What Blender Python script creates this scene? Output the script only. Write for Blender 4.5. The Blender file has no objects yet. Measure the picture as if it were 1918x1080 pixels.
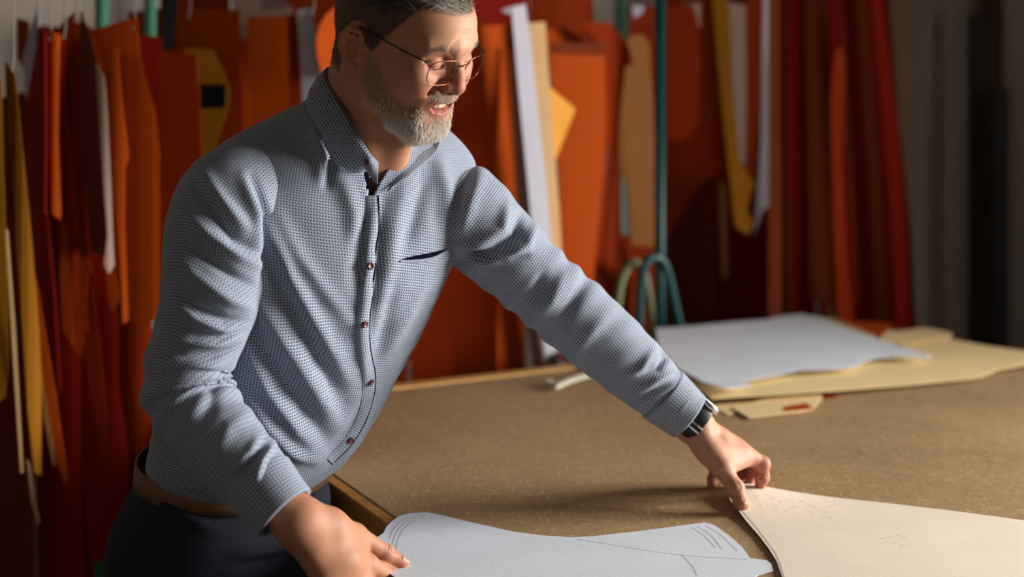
import bpy, bmesh, math, random
import numpy as np
from mathutils import Vector, Matrix

# ---------------------------------------------------------------- camera, world, light, exposure
F = 2224.0            # focal length in pixels of the 1918 px frame
CZ = 1.45             # camera height
scene = bpy.context.scene
COL = scene.collection
cam_data = bpy.data.cameras.new('camera')
cam_data.sensor_width = 36.0
cam_data.lens = 36.0 * F / 1918.0
cam_data.shift_y = -290.0 / 1918.0
cam_data.clip_start = 0.05
cam_data.dof.use_dof = True
cam_data.dof.focus_distance = 1.66
cam_data.dof.aperture_fstop = 1.8
cam = bpy.data.objects.new('camera', cam_data)
cam.location = (0, 0, CZ)
cam.rotation_euler = (math.radians(90), 0, 0)
COL.objects.link(cam)
scene.camera = cam

# room frame: origin at the hidden corner of the cutting table, u along its far edge, v away from the viewer
RC = (-0.609, 2.495)
RA = math.radians(29.4)
UX, UY = math.cos(RA), math.sin(RA)
def R(u, v, z=0.0):
    return Vector((RC[0] + u * UX - v * UY, RC[1] + u * UY + v * UX, z))

world = bpy.data.worlds.new('daylight')
scene.world = world
world.use_nodes = True
wn = world.node_tree
bg = wn.nodes['Background']
bg.inputs[0].default_value = (0.62, 0.76, 1.0, 1)
bg.inputs[1].default_value = 0.35

U_RIGHT, V_BACK, U_LEFT, V_FRONT, Z_CEIL = 3.5, 0.85, -2.3, -5.0, 2.9
WIN_V0, WIN_V1, WIN_Z0, WIN_Z1 = -3.3, -1.65, 1.0, 2.5
la = bpy.data.lights.new('window_daylight', 'AREA')
la.shape = 'RECTANGLE'
la.size = (WIN_V1 - WIN_V0)
la.size_y = (WIN_Z1 - WIN_Z0)
la.energy = 520.0
la.spread = math.radians(125)
la.color = (1.0, 0.96, 0.90)
lo = bpy.data.objects.new('window_daylight', la)
lo.location = R(U_RIGHT + 0.16, (WIN_V0 + WIN_V1) / 2, (WIN_Z0 + WIN_Z1) / 2)
lo.rotation_euler = Vector((-UX, -UY, 0)).to_track_quat('-Z', 'Y').to_euler()
COL.objects.link(lo)

scene.view_settings.view_transform = 'Standard'
scene.view_settings.look = 'None'
scene.view_settings.gamma = 1.0
scene.view_settings.use_curve_mapping = False
scene.view_settings.exposure = -0.85

random.seed(7)
rng = np.random.default_rng(7)

# ---------------------------------------------------------------- helpers
def P(px, py, d):
    return Vector(((px - 959.0) * d / F, d, CZ - (py - 250.0) * d / F))

def on_plane_z(px, py, z):
    return P(px, py, F * (CZ - z) / (py - 250.0))

def tag(o, label=None, cat=None, group=None, kind=None):
    if label: o['label'] = label
    if cat: o['category'] = cat
    if group: o['group'] = group
    if kind: o['kind'] = kind
    return o

def empty(name, loc=(0, 0, 0)):
    o = bpy.data.objects.new(name, None)
    o.location = loc
    o.empty_display_size = 0.05
    COL.objects.link(o)
    return o

def link(name, me, mat=None, parent=None):
    o = bpy.data.objects.new(name, me)
    if mat is not None and len(me.materials) == 0:
        me.materials.append(mat)
    COL.objects.link(o)
    if parent is not None:
        o.parent = parent
        o.matrix_parent_inverse = Matrix.Translation(parent.location).inverted() if parent.parent is None else Matrix.Identity(4)
        if parent.parent is not None:
            o.matrix_parent_inverse = (Matrix.Translation(parent.parent.location) @ parent.matrix_parent_inverse @ Matrix.Translation(parent.location)).inverted()
    return o

def pydata(name, verts, faces, mat=None, parent=None, smooth=False, uv=None):
    me = bpy.data.meshes.new(name)
    me.from_pydata([tuple(v) for v in verts], [], [tuple(f) for f in faces])
    if smooth:
        me.polygons.foreach_set('use_smooth', [True] * len(me.polygons))
    if uv is not None:
        a = me.attributes.new('cloth_uv', 'FLOAT_VECTOR', 'POINT')
        a.data.foreach_set('vector', np.asarray(uv, dtype=np.float32).ravel())
    me.update()
    return link(name, me, mat, parent)

def npmesh(name, V, Q, mat=None, parent=None, smooth=True, attrs=None):
    """mesh from numpy arrays; Q is (n,4) or (n,3)"""
    me = bpy.data.meshes.new(name)
    k = Q.shape[1]
    me.vertices.add(len(V)); me.vertices.foreach_set('co', np.ascontiguousarray(V, dtype=np.float32).ravel())
    me.loops.add(Q.size); me.loops.foreach_set('vertex_index', np.ascontiguousarray(Q, dtype=np.int32).ravel())
    me.polygons.add(len(Q))
    me.polygons.foreach_set('loop_start', np.arange(0, Q.size, k, dtype=np.int32))
    me.polygons.foreach_set('loop_total', np.full(len(Q), k, dtype=np.int32))
    me.polygons.foreach_set('use_smooth', np.full(len(Q), smooth, dtype=bool))
    for an, arr in (attrs or {}).items():
        a = me.attributes.new(an, 'FLOAT_VECTOR' if arr.ndim == 2 else 'FLOAT', 'POINT')
        a.data.foreach_set('vector' if arr.ndim == 2 else 'value', np.ascontiguousarray(arr, dtype=np.float32).ravel())
    me.update(); me.validate()
    return link(name, me, mat, parent)

def box_verts(x0, x1, y0, y1, z0, z1):
    return ([(x0,y0,z0),(x1,y0,z0),(x1,y1,z0),(x0,y1,z0),(x0,y0,z1),(x1,y0,z1),(x1,y1,z1),(x0,y1,z1)],
            [(3,2,1,0),(4,5,6,7),(0,1,5,4),(1,2,6,5),(2,3,7,6),(3,0,4,7)])

def room_box(name, u0, u1, v0, v1, z0, z1, mat, parent=None, bevel=0.0):
    vs, fs = box_verts(u0, u1, v0, v1, z0, z1)
    bm = bmesh.new()
    bv = [bm.verts.new(R(a, b, c)) for a, b, c in vs]
    for f in fs: bm.faces.new([bv[i] for i in f])
    if bevel > 0:
        bmesh.ops.bevel(bm, geom=list(bm.edges), offset=bevel, segments=2, affect='EDGES', profile=0.5)
    me = bpy.data.meshes.new(name); bm.to_mesh(me); bm.free()
    return link(name, me, mat, parent)

def tube(name, pts, rad, mat, parent=None, seg=12, closed=False, caps=True):
    """round tube along a polyline; rad a number or one per point"""
    pts = [Vector(p) for p in pts]
    n = len(pts)
    rads = rad if hasattr(rad, '__len__') else [rad] * n
    V, Q = [], []
    t0 = (pts[1] - pts[0]).normalized()
    ref = Vector((0, 0, 1)) if abs(t0.z) < 0.9 else Vector((1, 0, 0))
    nrm = t0.cross(ref).normalized()
    for i in range(n):
        if closed: t = (pts[(i + 1) % n] - pts[i - 1]).normalized()
        elif i == 0: t = t0
        elif i == n - 1: t = (pts[-1] - pts[-2]).normalized()
        else: t = (pts[i + 1] - pts[i - 1]).normalized()
        nrm = (nrm - t * nrm.dot(t)).normalized()
        b = t.cross(nrm)
        for k in range(seg):
            a = 2 * math.pi * k / seg
            V.append(pts[i] + (nrm * math.cos(a) + b * math.sin(a)) * rads[i])
    m = n if closed else n - 1
    for i in range(m):
        j = (i + 1) % n
        for k in range(seg):
            l = (k + 1) % seg
            Q.append((i * seg + k, i * seg + l, j * seg + l, j * seg + k))
    if caps and not closed:
        Q.append(tuple(range(seg - 1, -1, -1)))
        Q.append(tuple((n - 1) * seg + k for k in range(seg)))
    return pydata(name, V, Q, mat, parent, smooth=True)

def catmull(pts, n):
    """n samples of a Catmull-Rom curve through rows of pts (numpy)"""
    pts = np.asarray(pts, float)
    p = np.vstack([2 * pts[0] - pts[1], pts, 2 * pts[-1] - pts[-2]])
    m = len(pts) - 1
    t = np.linspace(0, m, n)
    i = np.minimum(t.astype(int), m - 1)
    f = (t - i)[:, None]
    a, b, c, d = p[i], p[i + 1], p[i + 2], p[i + 3]
    return 0.5 * (2 * b + (c - a) * f + (2 * a - 5 * b + 4 * c - d) * f ** 2 + (3 * b - a - 3 * c + d) * f ** 3)

# ---------------------------------------------------------------- materials
MATS = {}
def srgb(r, g, b):
    f = lambda c: c / 12.92 if c <= 0.04045 else ((c + 0.055) / 1.055) ** 2.4
    return (f(r / 255), f(g / 255), f(b / 255), 1)

def new_mat(name):
    m = bpy.data.materials.new(name); m.use_nodes = True
    nt = m.node_tree
    b = nt.nodes['Principled BSDF']
    MATS[name] = m
    return m, nt, b

def simple(name, col, rough=0.6, metal=0.0, var=0.12, scale=30.0, bump=0.0, bump_scale=200.0, spec=0.4):
    m, nt, b = new_mat(name)
    N = nt.nodes.new; L = nt.links.new
    tc = N('ShaderNodeTexCoord')
    no = N('ShaderNodeTexNoise'); no.inputs['Scale'].default_value = scale; no.inputs['Detail'].default_value = 5
    L(tc.outputs['Object'], no.inputs['Vector'])
    mx = N('ShaderNodeMix'); mx.data_type = 'RGBA'
    mx.inputs[6].default_value = tuple(c * (1 - var) for c in col[:3]) + (1,)
    mx.inputs[7].default_value = tuple(min(1, c * (1 + var)) for c in col[:3]) + (1,)
    L(no.outputs['Fac'], mx.inputs[0]); L(mx.outputs[2], b.inputs['Base Color'])
    b.inputs['Roughness'].default_value = rough
    b.inputs['Metallic'].default_value = metal
    b.inputs['Specular IOR Level'].default_value = spec
    if bump:
        n2 = N('ShaderNodeTexNoise'); n2.inputs['Scale'].default_value = bump_scale; n2.inputs['Detail'].default_value = 6
        L(tc.outputs['Object'], n2.inputs['Vector'])
        bp = N('ShaderNodeBump'); bp.inputs['Strength'].default_value = bump; bp.inputs['Distance'].default_value = 0.002
        L(n2.outputs['Fac'], bp.inputs['Height']); L(bp.outputs['Normal'], b.inputs['Normal'])
    return m

def card(name, col, rough=0.75):
    return simple(name, col, rough, var=0.10, scale=9.0, bump=0.12, bump_scale=350.0, spec=0.08)

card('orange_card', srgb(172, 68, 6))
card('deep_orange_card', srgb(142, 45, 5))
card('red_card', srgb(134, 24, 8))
card('brown_card', srgb(112, 46, 20))
card('kraft_card', srgb(160, 108, 60))
card('yellow_card', srgb(214, 150, 62))
card('tan_card', srgb(204, 164, 118))
card('mustard_card', srgb(146, 92, 18))
card('white_card', srgb(178, 176, 188))
card('lavender_card', srgb(172, 166, 180))
card('rose_card', srgb(160, 132, 122))
card('black_card', srgb(16, 14, 16))
card('white_paper', srgb(224, 231, 240))
card('cream_paper', srgb(240, 226, 208))
card('manila_paper', srgb(240, 212, 160))
simple('plaster', srgb(168, 156, 146), 0.9, var=0.05, scale=3.0, bump=0.15, bump_scale=60)
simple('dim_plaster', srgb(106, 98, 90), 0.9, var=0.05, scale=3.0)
simple('ceiling_paint', srgb(74, 70, 66), 0.9, var=0.03, scale=3.0)
simple('concrete', srgb(46, 42, 40), 0.8, var=0.2, scale=5.0, bump=0.2, bump_scale=80)
simple('teal_paint', srgb(4, 72, 74), 0.35, var=0.08, scale=20)
simple('green_paint', srgb(70, 125, 98), 0.35, var=0.08, scale=20)
simple('olive_paint', srgb(130, 140, 100), 0.4, var=0.08, scale=20)
simple('wire_steel', srgb(90, 85, 82), 0.35, metal=0.9, var=0.05)
simple('dark_plank', srgb(52, 36, 28), 0.7, var=0.25, scale=12)
simple('brown_plank', srgb(84, 58, 34), 0.7, var=0.25, scale=12)
simple('black_board', srgb(12, 12, 13), 0.6, var=0.1)
simple('window_paint', srgb(230, 230, 228), 0.5, var=0.03)
simple('faint_pencil', srgb(204, 192, 178), 0.9, var=0.1, scale=200)
simple('window_wall', srgb(232, 226, 222), 0.9, var=0.04, scale=3.0)
simple('pencil', srgb(168, 172, 180), 0.9, var=0.2, scale=200)
simple('cream_plastic', srgb(206, 206, 184), 0.5, var=0.06)

def wood_mat(name, c1, c2, ang=0.0, scale=1.0):
    m, nt, b = new_mat(name); N = nt.nodes.new; L = nt.links.new
    tc = N('ShaderNodeTexCoord'); mp = N('ShaderNodeMapping')
    mp.inputs['Rotation'].default_value = (0, 0, -ang)
    mp.inputs['Scale'].default_value = (2.0 * scale, 28.0 * scale, 28.0 * scale)
    no = N('ShaderNodeTexNoise'); no.inputs['Scale'].default_value = 4.0; no.inputs['Detail'].default_value = 8; no.inputs['Distortion'].default_value = 0.6
    cr = N('ShaderNodeValToRGB'); cr.color_ramp.elements[0].position = 0.3; cr.color_ramp.elements[1].position = 0.72
    cr.color_ramp.elements[0].color = c1; cr.color_ramp.elements[1].color = c2
    L(tc.outputs['Object'], mp.inputs['Vector']); L(mp.outputs['Vector'], no.inputs['Vector'])
    L(no.outputs['Fac'], cr.inputs['Fac']); L(cr.outputs['Color'], b.inputs['Base Color'])
    b.inputs['Roughness'].default_value = 0.55
    return m
wood_mat('pine_along_v', srgb(160, 104, 44), srgb(206, 146, 72), RA + math.pi / 2)
wood_mat('pine_along_u', srgb(196, 140, 74), srgb(228, 176, 106), RA)
wood_mat('pine_leg', srgb(120, 82, 44), srgb(166, 118, 66), 0)

def hardboard():
    m, nt, b = new_mat('hardboard'); N = nt.nodes.new; L = nt.links.new
    tc = N('ShaderNodeTexCoord')
    big = N('ShaderNodeTexNoise'); big.inputs['Scale'].default_value = 3.0; big.inputs['Detail'].default_value = 6
    L(tc.outputs['Object'], big.inputs['Vector'])
    cr = N('ShaderNodeValToRGB')
    cr.color_ramp.elements[0].position = 0.3; cr.color_ramp.elements[0].color = srgb(150, 122, 86)
    cr.color_ramp.elements[1].position = 0.75; cr.color_ramp.elements[1].color = srgb(176, 146, 106)
    L(big.outputs['Fac'], cr.inputs['Fac'])
    # light wood fibres lying every way: thin bands of two warped noises
    out = cr.outputs['Color']
    for i, (sx, sy, th) in enumerate(((45, 190, 0.60), (200, 40, 0.61))):
        mp = N('ShaderNodeMapping'); mp.inputs['Scale'].default_value = (sx, sy, 60); mp.inputs['Rotation'].default_value = (0, 0, 0.5 + i)
        wv = N('ShaderNodeTexNoise'); wv.inputs['Scale'].default_value = 1.0; wv.inputs['Detail'].default_value = 3; wv.inputs['Distortion'].default_value = 1.6
        L(tc.outputs['Object'], mp.inputs['Vector']); L(mp.outputs['Vector'], wv.inputs['Vector'])
        r2 = N('ShaderNodeValToRGB'); r2.color_ramp.elements[0].position = th - 0.03; r2.color_ramp.elements[1].position = th + 0.05
        r2.color_ramp.elements[0].color = (0, 0, 0, 1); r2.color_ramp.elements[1].color = (0.40, 0.40, 0.40, 1)
        L(wv.outputs['Fac'], r2.inputs['Fac'])
        mx = N('ShaderNodeMix'); mx.data_type = 'RGBA'; mx.inputs[7].default_value = srgb(222, 192, 142)
        L(r2.outputs['Color'], mx.inputs[0]); L(out, mx.inputs[6]); out = mx.outputs[2]
    # dark flecks
    vo = N('ShaderNodeTexNoise'); vo.inputs['Scale'].default_value = 120; vo.inputs['Detail'].default_value = 2
    L(tc.outputs['Object'], vo.inputs['Vector'])
    r3 = N('ShaderNodeValToRGB'); r3.color_ramp.elements[0].position = 0.27; r3.color_ramp.elements[1].position = 0.36
    r3.color_ramp.elements[0].color = (0.6, 0.6, 0.6, 1); r3.color_ramp.elements[1].color = (1, 1, 1, 1)
    L(vo.outputs['Fac'], r3.inputs['Fac'])
    mu = N('ShaderNodeMix'); mu.data_type = 'RGBA'; mu.blend_type = 'MULTIPLY'; mu.inputs[0].default_value = 1
    L(out, mu.inputs[6]); L(r3.outputs['Color'], mu.inputs[7])
    L(mu.outputs[2], b.inputs['Base Color'])
    b.inputs['Roughness'].default_value = 0.62
    b.inputs['Specular IOR Level'].default_value = 0.35
    bp = N('ShaderNodeBump'); bp.inputs['Strength'].default_value = 0.15; bp.inputs['Distance'].default_value = 0.001
    L(vo.outputs['Fac'], bp.inputs['Height']); L(bp.outputs['Normal'], b.inputs['Normal'])
    return m
hardboard()
# ---------------------------------------------------------------- room shell
T = 0.14
def structure(o): o['kind'] = 'structure'; return o
structure(room_box('floor', U_LEFT - T, U_RIGHT + T, V_FRONT - T, V_BACK + T, -0.1, 0.0, MATS['concrete']))
structure(room_box('ceiling', U_LEFT - T, U_RIGHT + T, V_FRONT - T, V_BACK + T, Z_CEIL, Z_CEIL + 0.1, MATS['ceiling_paint']))
structure(room_box('wall_back', U_LEFT - T, U_RIGHT + T, V_BACK, V_BACK + T, 0, Z_CEIL, MATS['plaster']))
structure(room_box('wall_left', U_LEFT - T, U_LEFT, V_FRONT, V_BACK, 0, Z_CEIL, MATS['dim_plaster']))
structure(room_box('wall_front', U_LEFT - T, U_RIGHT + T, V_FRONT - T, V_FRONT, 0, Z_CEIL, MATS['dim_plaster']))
def right_wall():
    bm = bmesh.new()
    for (v0, v1, z0, z1) in ((V_FRONT, WIN_V0, 0, Z_CEIL), (WIN_V1, V_BACK, 0, Z_CEIL), (WIN_V0, WIN_V1, 0, WIN_Z0), (WIN_V0, WIN_V1, WIN_Z1, Z_CEIL)):
        vs, fs = box_verts(U_RIGHT, U_RIGHT + T, v0, v1, z0, z1)
        bv = [bm.verts.new(R(*p)) for p in vs]
        for f in fs: bm.faces.new([bv[i] for i in f])
    me = bpy.data.meshes.new('wall_right'); bm.to_mesh(me); bm.free()
    return structure(link('wall_right', me, MATS['window_wall']))
right_wall()
win = structure(room_box('window_1', U_RIGHT - 0.04, U_RIGHT + 0.06, WIN_V0 - 0.05, WIN_V1 + 0.05, WIN_Z0 - 0.06, WIN_Z0, MATS['window_paint'], bevel=0.006))
for nm, v0, v1, z0, z1 in (('window_frame', WIN_V0, WIN_V0 + 0.05, WIN_Z0, WIN_Z1), ('window_frame', WIN_V1 - 0.05, WIN_V1, WIN_Z0, WIN_Z1),
                           ('window_frame', WIN_V0 + 0.05, WIN_V1 - 0.05, WIN_Z1 - 0.05, WIN_Z1), ('mullion', (WIN_V0 + WIN_V1) / 2 - 0.02, (WIN_V0 + WIN_V1) / 2 + 0.02, WIN_Z0, WIN_Z1 - 0.05)):
    room_box(nm, U_RIGHT + 0.04, U_RIGHT + 0.09, v0, v1, z0, z1, MATS['window_paint'], win)
bb = structure(room_box('baseboard_back', U_LEFT, U_RIGHT - 0.001, V_BACK - 0.015, V_BACK - 0.001, 0.0, 0.09, MATS['dark_plank'], bevel=0.003))

# ---------------------------------------------------------------- cutting table
TZ = 0.88
TW, TD = 1.84, 1.75
table = empty('cutting_table', R(TW / 2, -TD / 2, 0))
tag(table, 'large brown hardboard cutting table with pine edging', 'table')
room_box('table_top', 0.022, TW - 0.02, -TD + 0.02, -0.042, TZ - 0.03, TZ, MATS['hardboard'], table, bevel=0.0015)
room_box('edge_strip', 0.0, 0.020, -TD, 0.0, TZ - 0.045, TZ - 0.001, MATS['pine_along_v'], table, bevel=0.002)
room_box('edge_strip', TW - 0.018, TW, -TD, 0.0, TZ - 0.045, TZ, MATS['pine_along_v'], table, bevel=0.002)
room_box('edge_strip', 0.022, TW - 0.02, -0.040, 0.0, TZ - 0.045, TZ + 0.004, MATS['pine_along_u'], table, bevel=0.002)
room_box('edge_strip', 0.022, TW - 0.02, -TD, -TD + 0.018, TZ - 0.045, TZ, MATS['pine_along_u'], table, bevel=0.002)
for (u0, u1, v0, v1) in ((0.10, TW - 0.10, -TD + 0.10, -TD + 0.125), (0.10, TW - 0.10, -0.125, -0.10), (0.10, 0.125, -TD + 0.13, -0.13), (TW - 0.125, TW - 0.10, -TD + 0.13, -0.13)):
    room_box('apron', u0, u1, v0, v1, TZ - 0.14, TZ - 0.03, MATS['pine_leg'], table)
for (u, v) in ((0.06, -0.14), (0.06, -TD + 0.06), (TW - 0.14, -0.14), (TW - 0.14, -TD + 0.06)):
    room_box('leg', u, u + 0.08, v, v + 0.08, 0.0, TZ - 0.03, MATS['pine_leg'], table, bevel=0.004)

# ---------------------------------------------------------------- flat paper and card pieces
def paper(name, poly, mat, zf, thick=0.0008, cut=10, label=None, cat='paper', group=None, z=None):
    """sheet lying on a level: poly in photo pixels read on the level z, then lifted by zf(x, y) metres"""
    pts = [on_plane_z(px, py, z) for px, py in poly]
    bm = bmesh.new()
    bm.faces.new([bm.verts.new(p) for p in pts])
    xs = [p.x for p in pts]; ys = [p.y for p in pts]
    for i in range(1, cut):
        for co, no in (((min(xs) + (max(xs) - min(xs)) * i / cut, 0, 0), (1, 0, 0)), ((0, min(ys) + (max(ys) - min(ys)) * i / cut, 0), (0, 1, 0))):
            bmesh.ops.bisect_plane(bm, geom=list(bm.verts) + list(bm.edges) + list(bm.faces), plane_co=co, plane_no=no)
    for v in bm.verts: v.co.z += zf(v.co.x, v.co.y)
    bmesh.ops.recalc_face_normals(bm, faces=bm.faces)
    if sum(f.normal.z for f in bm.faces) < 0: bmesh.ops.reverse_faces(bm, faces=bm.faces)
    bmesh.ops.triangulate(bm, faces=[f for f in bm.faces if len(f.verts) > 4])
    geo = bmesh.ops.extrude_face_region(bm, geom=list(bm.faces))
    bmesh.ops.translate(bm, vec=(0, 0, thick), verts=[v for v in geo['geom'] if isinstance(v, bmesh.types.BMVert)])
    bmesh.ops.recalc_face_normals(bm, faces=bm.faces)
    c = Vector((sum(xs) / len(xs), sum(ys) / len(ys), z))
    bmesh.ops.translate(bm, vec=-c, verts=bm.verts)
    me = bpy.data.meshes.new(name); bm.to_mesh(me); bm.free()
    o = link(name, me, mat); o.location = c
    return tag(o, label, cat, group)

def pencil(px_pts, z, parent, w=0.0009, zf=lambda x, y: 0.0, n=24, mat='pencil'):
    c = catmull([(p[0], p[1]) for p in px_pts], n)
    pts = [on_plane_z(a, b, z) for a, b in c]
    V, Fc = [], []
    for i, p in enumerate(pts):
        q = pts[min(i + 1, n - 1)] - pts[max(i - 1, 0)]
        s = Vector((-q.y, q.x, 0)).normalized() * w / 2
        for e in (-1, 1):
            v = p + s * e; v.z += zf(v.x, v.y); V.append(v)
    for i in range(n - 1): Fc.append((2 * i, 2 * i + 2, 2 * i + 3, 2 * i + 1))
    return pydata('pencil_line', V, Fc, MATS[mat], parent)

flat = lambda x, y: 0.0
# foreground white pattern in his hand: overhangs the near side edge
PW = [(700,1012),(718,1000),(724,988),(735,977),(748,968),(765,963),(800,961),(826,966),(870,977),(960,997),(1012,1004),(1070,1008),(1110,1006),(1200,996),(1320,980),(1338,985),(1365,1004),(1390,1026),(1405,1047),(1436,1051),(1445,1058),(1448,1071),(1420,1079),(1330,1140),(1180,1250),(900,1280),(790,1180),(752,1092),(728,1074),(704,1060),(692,1040),(692,1026)]
zw = lambda x, y: 0.0012
wp = paper('paper_pattern', PW, MATS['white_paper'], zw, 0.0006, 18, 'white paper pattern held down by the hand at the table edge', 'paper pattern', z=TZ)
zl = lambda x, y: zw(x, y) + 0.0009
for c in ([(729,1012),(738,992),(757,975),(790,966)], [(735,1020),(744,997),(764,978),(796,968)], [(741,1034),(745,1014),(757,992),(778,976)],
          [(1297,990),(1320,1006),(1340,1028)], [(1308,988),(1333,1006),(1352,1030)], [(1322,986),(1350,1004),(1381,1034)],
          [(1080,1011),(1180,1028),(1280,1042),(1400,1050)], [(1276,1040),(1296,1062),(1306,1080)]):
    pencil(c, TZ, wp, 0.0009, zl)
# cream pattern pinned by the thumb, corner lifted
PCx, PCy = on_plane_z(1372, 930, TZ).x, on_plane_z(1372, 930, TZ).y
def zc(x, y):
    r = math.hypot(x - PCx, y - PCy)
    return 0.0030 + 0.011 * math.exp(-(r / 0.09) ** 2)
PCR = [(1360,934),(1364,925),(1374,920),(1392,916),(1412,919),(1440,925),(1500,930),(1560,936),(1640,944),(1700,951),(1800,963),(1918,979),(2060,1000),(2060,1250),(1900,1340),(1520,1300),(1478,1130),(1466,1088),(1455,1056),(1440,1032),(1420,1006),(1400,984),(1384,966),(1368,950)]
cp = paper('paper_pattern', PCR, MATS['cream_paper'], zc, 0.0010, 22, 'cream card pattern piece under the thumb and fingers', 'paper pattern', z=TZ)
zl2 = lambda x, y: zc(x, y) + 0.0014
for c in ([(1390,966),(1412,988),(1436,1018),(1456,1048),(1470,1090)],):
    pencil(c, TZ, cp, 0.0012, zl2)
rr = random.Random(3)
for (x0, y0, x1, y1, k) in ((1425,946,1570,968,14), (1640,1016,1712,1028,5), (1648,1000,1702,1015,4), (1500,962,1560,974,5)):
    for i in range(k):
        a = x0 + (x1 - x0) * (i + 0.2) / k; b = y0 + (y1 - y0) * rr.random()
        pencil([(a, b), (a + 3, b - rr.random() * 3), (a + 6, b + rr.random() * 3 - 1), (a + 9, b - 1)], TZ, cp, 0.0006, zl2, 8, 'faint_pencil')

# stack of pattern sheets at the back of the table
lay = 'loose pattern sheets stacked at the back of the table'
paper('card_offcut', [(1335,763),(1345,759),(1420,752),(1420,764),(1377,774),(1363,778)], MATS['manila_paper'], lambda x, y: 0.001, 0.0012, 4, 'small manila offcut poking out beside the wristwatch under the stack', 'card', lay, z=TZ)
paper('card_offcut', [(1372,768),(1440,748),(1538,742),(1541,749),(1522,770),(1498,776),(1404,787)], MATS['manila_paper'], lambda x, y: 0.004, 0.0012, 4, 'manila card under the stack with an orange patch on it', 'card', lay, z=TZ)
paper('orange_card_patch', [(1469,767),(1510,760),(1524,770),(1472,775)], MATS['orange_card'], lambda x, y: 0.0058, 0.0008, 2, 'small orange card patch lying on the lowest manila card', 'card', lay, z=TZ)
paper('card_offcut', [(1500,738),(1558,738),(1570,744),(1545,749)], MATS['deep_orange_card'], lambda x, y: 0.001, 0.001, 2, 'orange card corner peeping from under the manila sheet', 'card', lay, z=TZ)
paper('card_offcut', [(1042,672),(1052,660),(1120,650),(1220,668),(1200,700),(1100,696)], MATS['deep_orange_card'], lambda x, y: 0.004, 0.0012, 4, 'orange card end of the stack poking out left of the sleeve', 'card', lay, z=TZ)
paper('card_offcut', [(1048,668),(1080,654),(1250,640),(1300,680),(1180,704),(1110,694)], MATS['tan_card'], lambda x, y: 0.010, 0.0012, 4, 'tan card above the orange end of the stack, left of the sleeve', 'card', lay, z=TZ)
def zk(x, y):
    p = P(0, 0, 1); 
    return 0.014 + 0.006 * math.sin(3.0 * x + 1.0) + 0.012 * max(0, x - 0.9)
PK = [(1250,676),(1300,640),(1480,618),(1640,622),(1720,634),(1790,645),(1850,657),(1918,667),(1975,678),(1985,690),(1918,694),(1868,702),(1846,712),(1820,718),(1700,731),(1560,745),(1420,757),(1334,764),(1290,735)]
paper('manila_sheet', PK, MATS['manila_paper'], zk, 0.0015, 12, 'broad manila pattern sheet spreading to the picture edge under the white sheet', 'pattern sheet', lay, z=TZ)
zs = lambda k: (lambda x, y: 0.019 + k + 0.006 * math.sin(3.0 * x + 1.0) + 0.012 * max(0, x - 0.9))
paper('manila_sheet', [(1640,655),(1662,634),(1700,632),(1732,627),(1784,638),(1782,646),(1726,655),(1690,660)], MATS['manila_paper'], zs(0.004), 0.0015, 5, 'smaller manila piece with raised end behind the white sheet', 'pattern sheet', lay, z=TZ)
paper('orange_sheet', [(1550,612),(1600,616),(1650,618),(1676,623),(1646,646),(1600,634)], MATS['orange_card'], zs(0.0065), 0.0015, 4, 'orange card sheet at the back corner of the table stack', 'pattern sheet', lay, z=TZ)
paper('tan_sheet', [(1320,640),(1440,618),(1500,605),(1566,613),(1640,646),(1600,660),(1450,650)], MATS['tan_card'], zs(0.009), 0.0012, 6, 'tan sheet hidden under the white top sheet, only its back edge showing', 'pattern sheet', lay, z=TZ)
PWT = [(1228,640),(1300,634),(1380,624),(1432,619),(1470,610),(1500,606),(1540,614),(1590,635),(1648,656),(1700,675),(1745,688),(1736,691),(1668,690),(1640,693),(1612,703),(1602,712),(1560,717),(1494,721),(1446,733),(1390,745),(1408,753),(1360,761),(1343,755),(1318,748),(1270,720),(1236,690)]
wt = paper('white_sheet', PWT, MATS['white_paper'], zs(0.0125), 0.0010, 12, 'large white pattern sheet on top of the stack on the table', 'pattern sheet', lay, z=TZ)
for c in ([(1350,690),(1380,700),(1420,704)], [(1340,708),(1380,712),(1420,713)], [(1560,676),(1600,672),(1640,668)]):
    pencil(c, TZ, wt, 0.0010, lambda x, y: zs(0.0125)(x, y) + 0.0013, 24, 'faint_pencil')
# curled cream strip
st = catmull([(1130,700),(1100,709),(1070,720),(1044,731),(1034,729),(1022,723)], 30)
V, Fc = [], []
for i, (a, b) in enumerate(st):
    lift = 0.004 + 0.006 * math.sin(i / 29 * math.pi)
    for e, dz in ((-5.5, 0), (5.5, 0)):
        p = on_plane_z(a, b + e, TZ); p.z = TZ + lift + (0.006 if e < 0 else 0.0); V.append(p)
for i in range(29): Fc.append((2*i, 2*i+1, 2*i+3, 2*i+2))
so = pydata('fabric_strip', V, Fc, MATS['cream_plastic'], None, True)
sm = so.modifiers.new('thickness', 'SOLIDIFY'); sm.thickness = 0.0015
tag(so, 'short curled cream strip lying on the table beside the sleeve', 'strip')
# ---------------------------------------------------------------- pattern rack against the back wall
CU, CV = -(RC[0] * UX + RC[1] * UY), -(-RC[0] * UY + RC[1] * UX)   # camera in the room frame
def depth_at(px, v):
    s = (px - 959.0) / F
    return (v - CV) / (UX - s * UY)

RAIL_Z = 2.02
def pole(px, v, z0, z1, mat, r=0.015):
    d = depth_at(px, v); p = P(px, 0, d)
    return [Vector((p.x, p.y, z0)), Vector((p.x, p.y, z1))]

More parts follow.
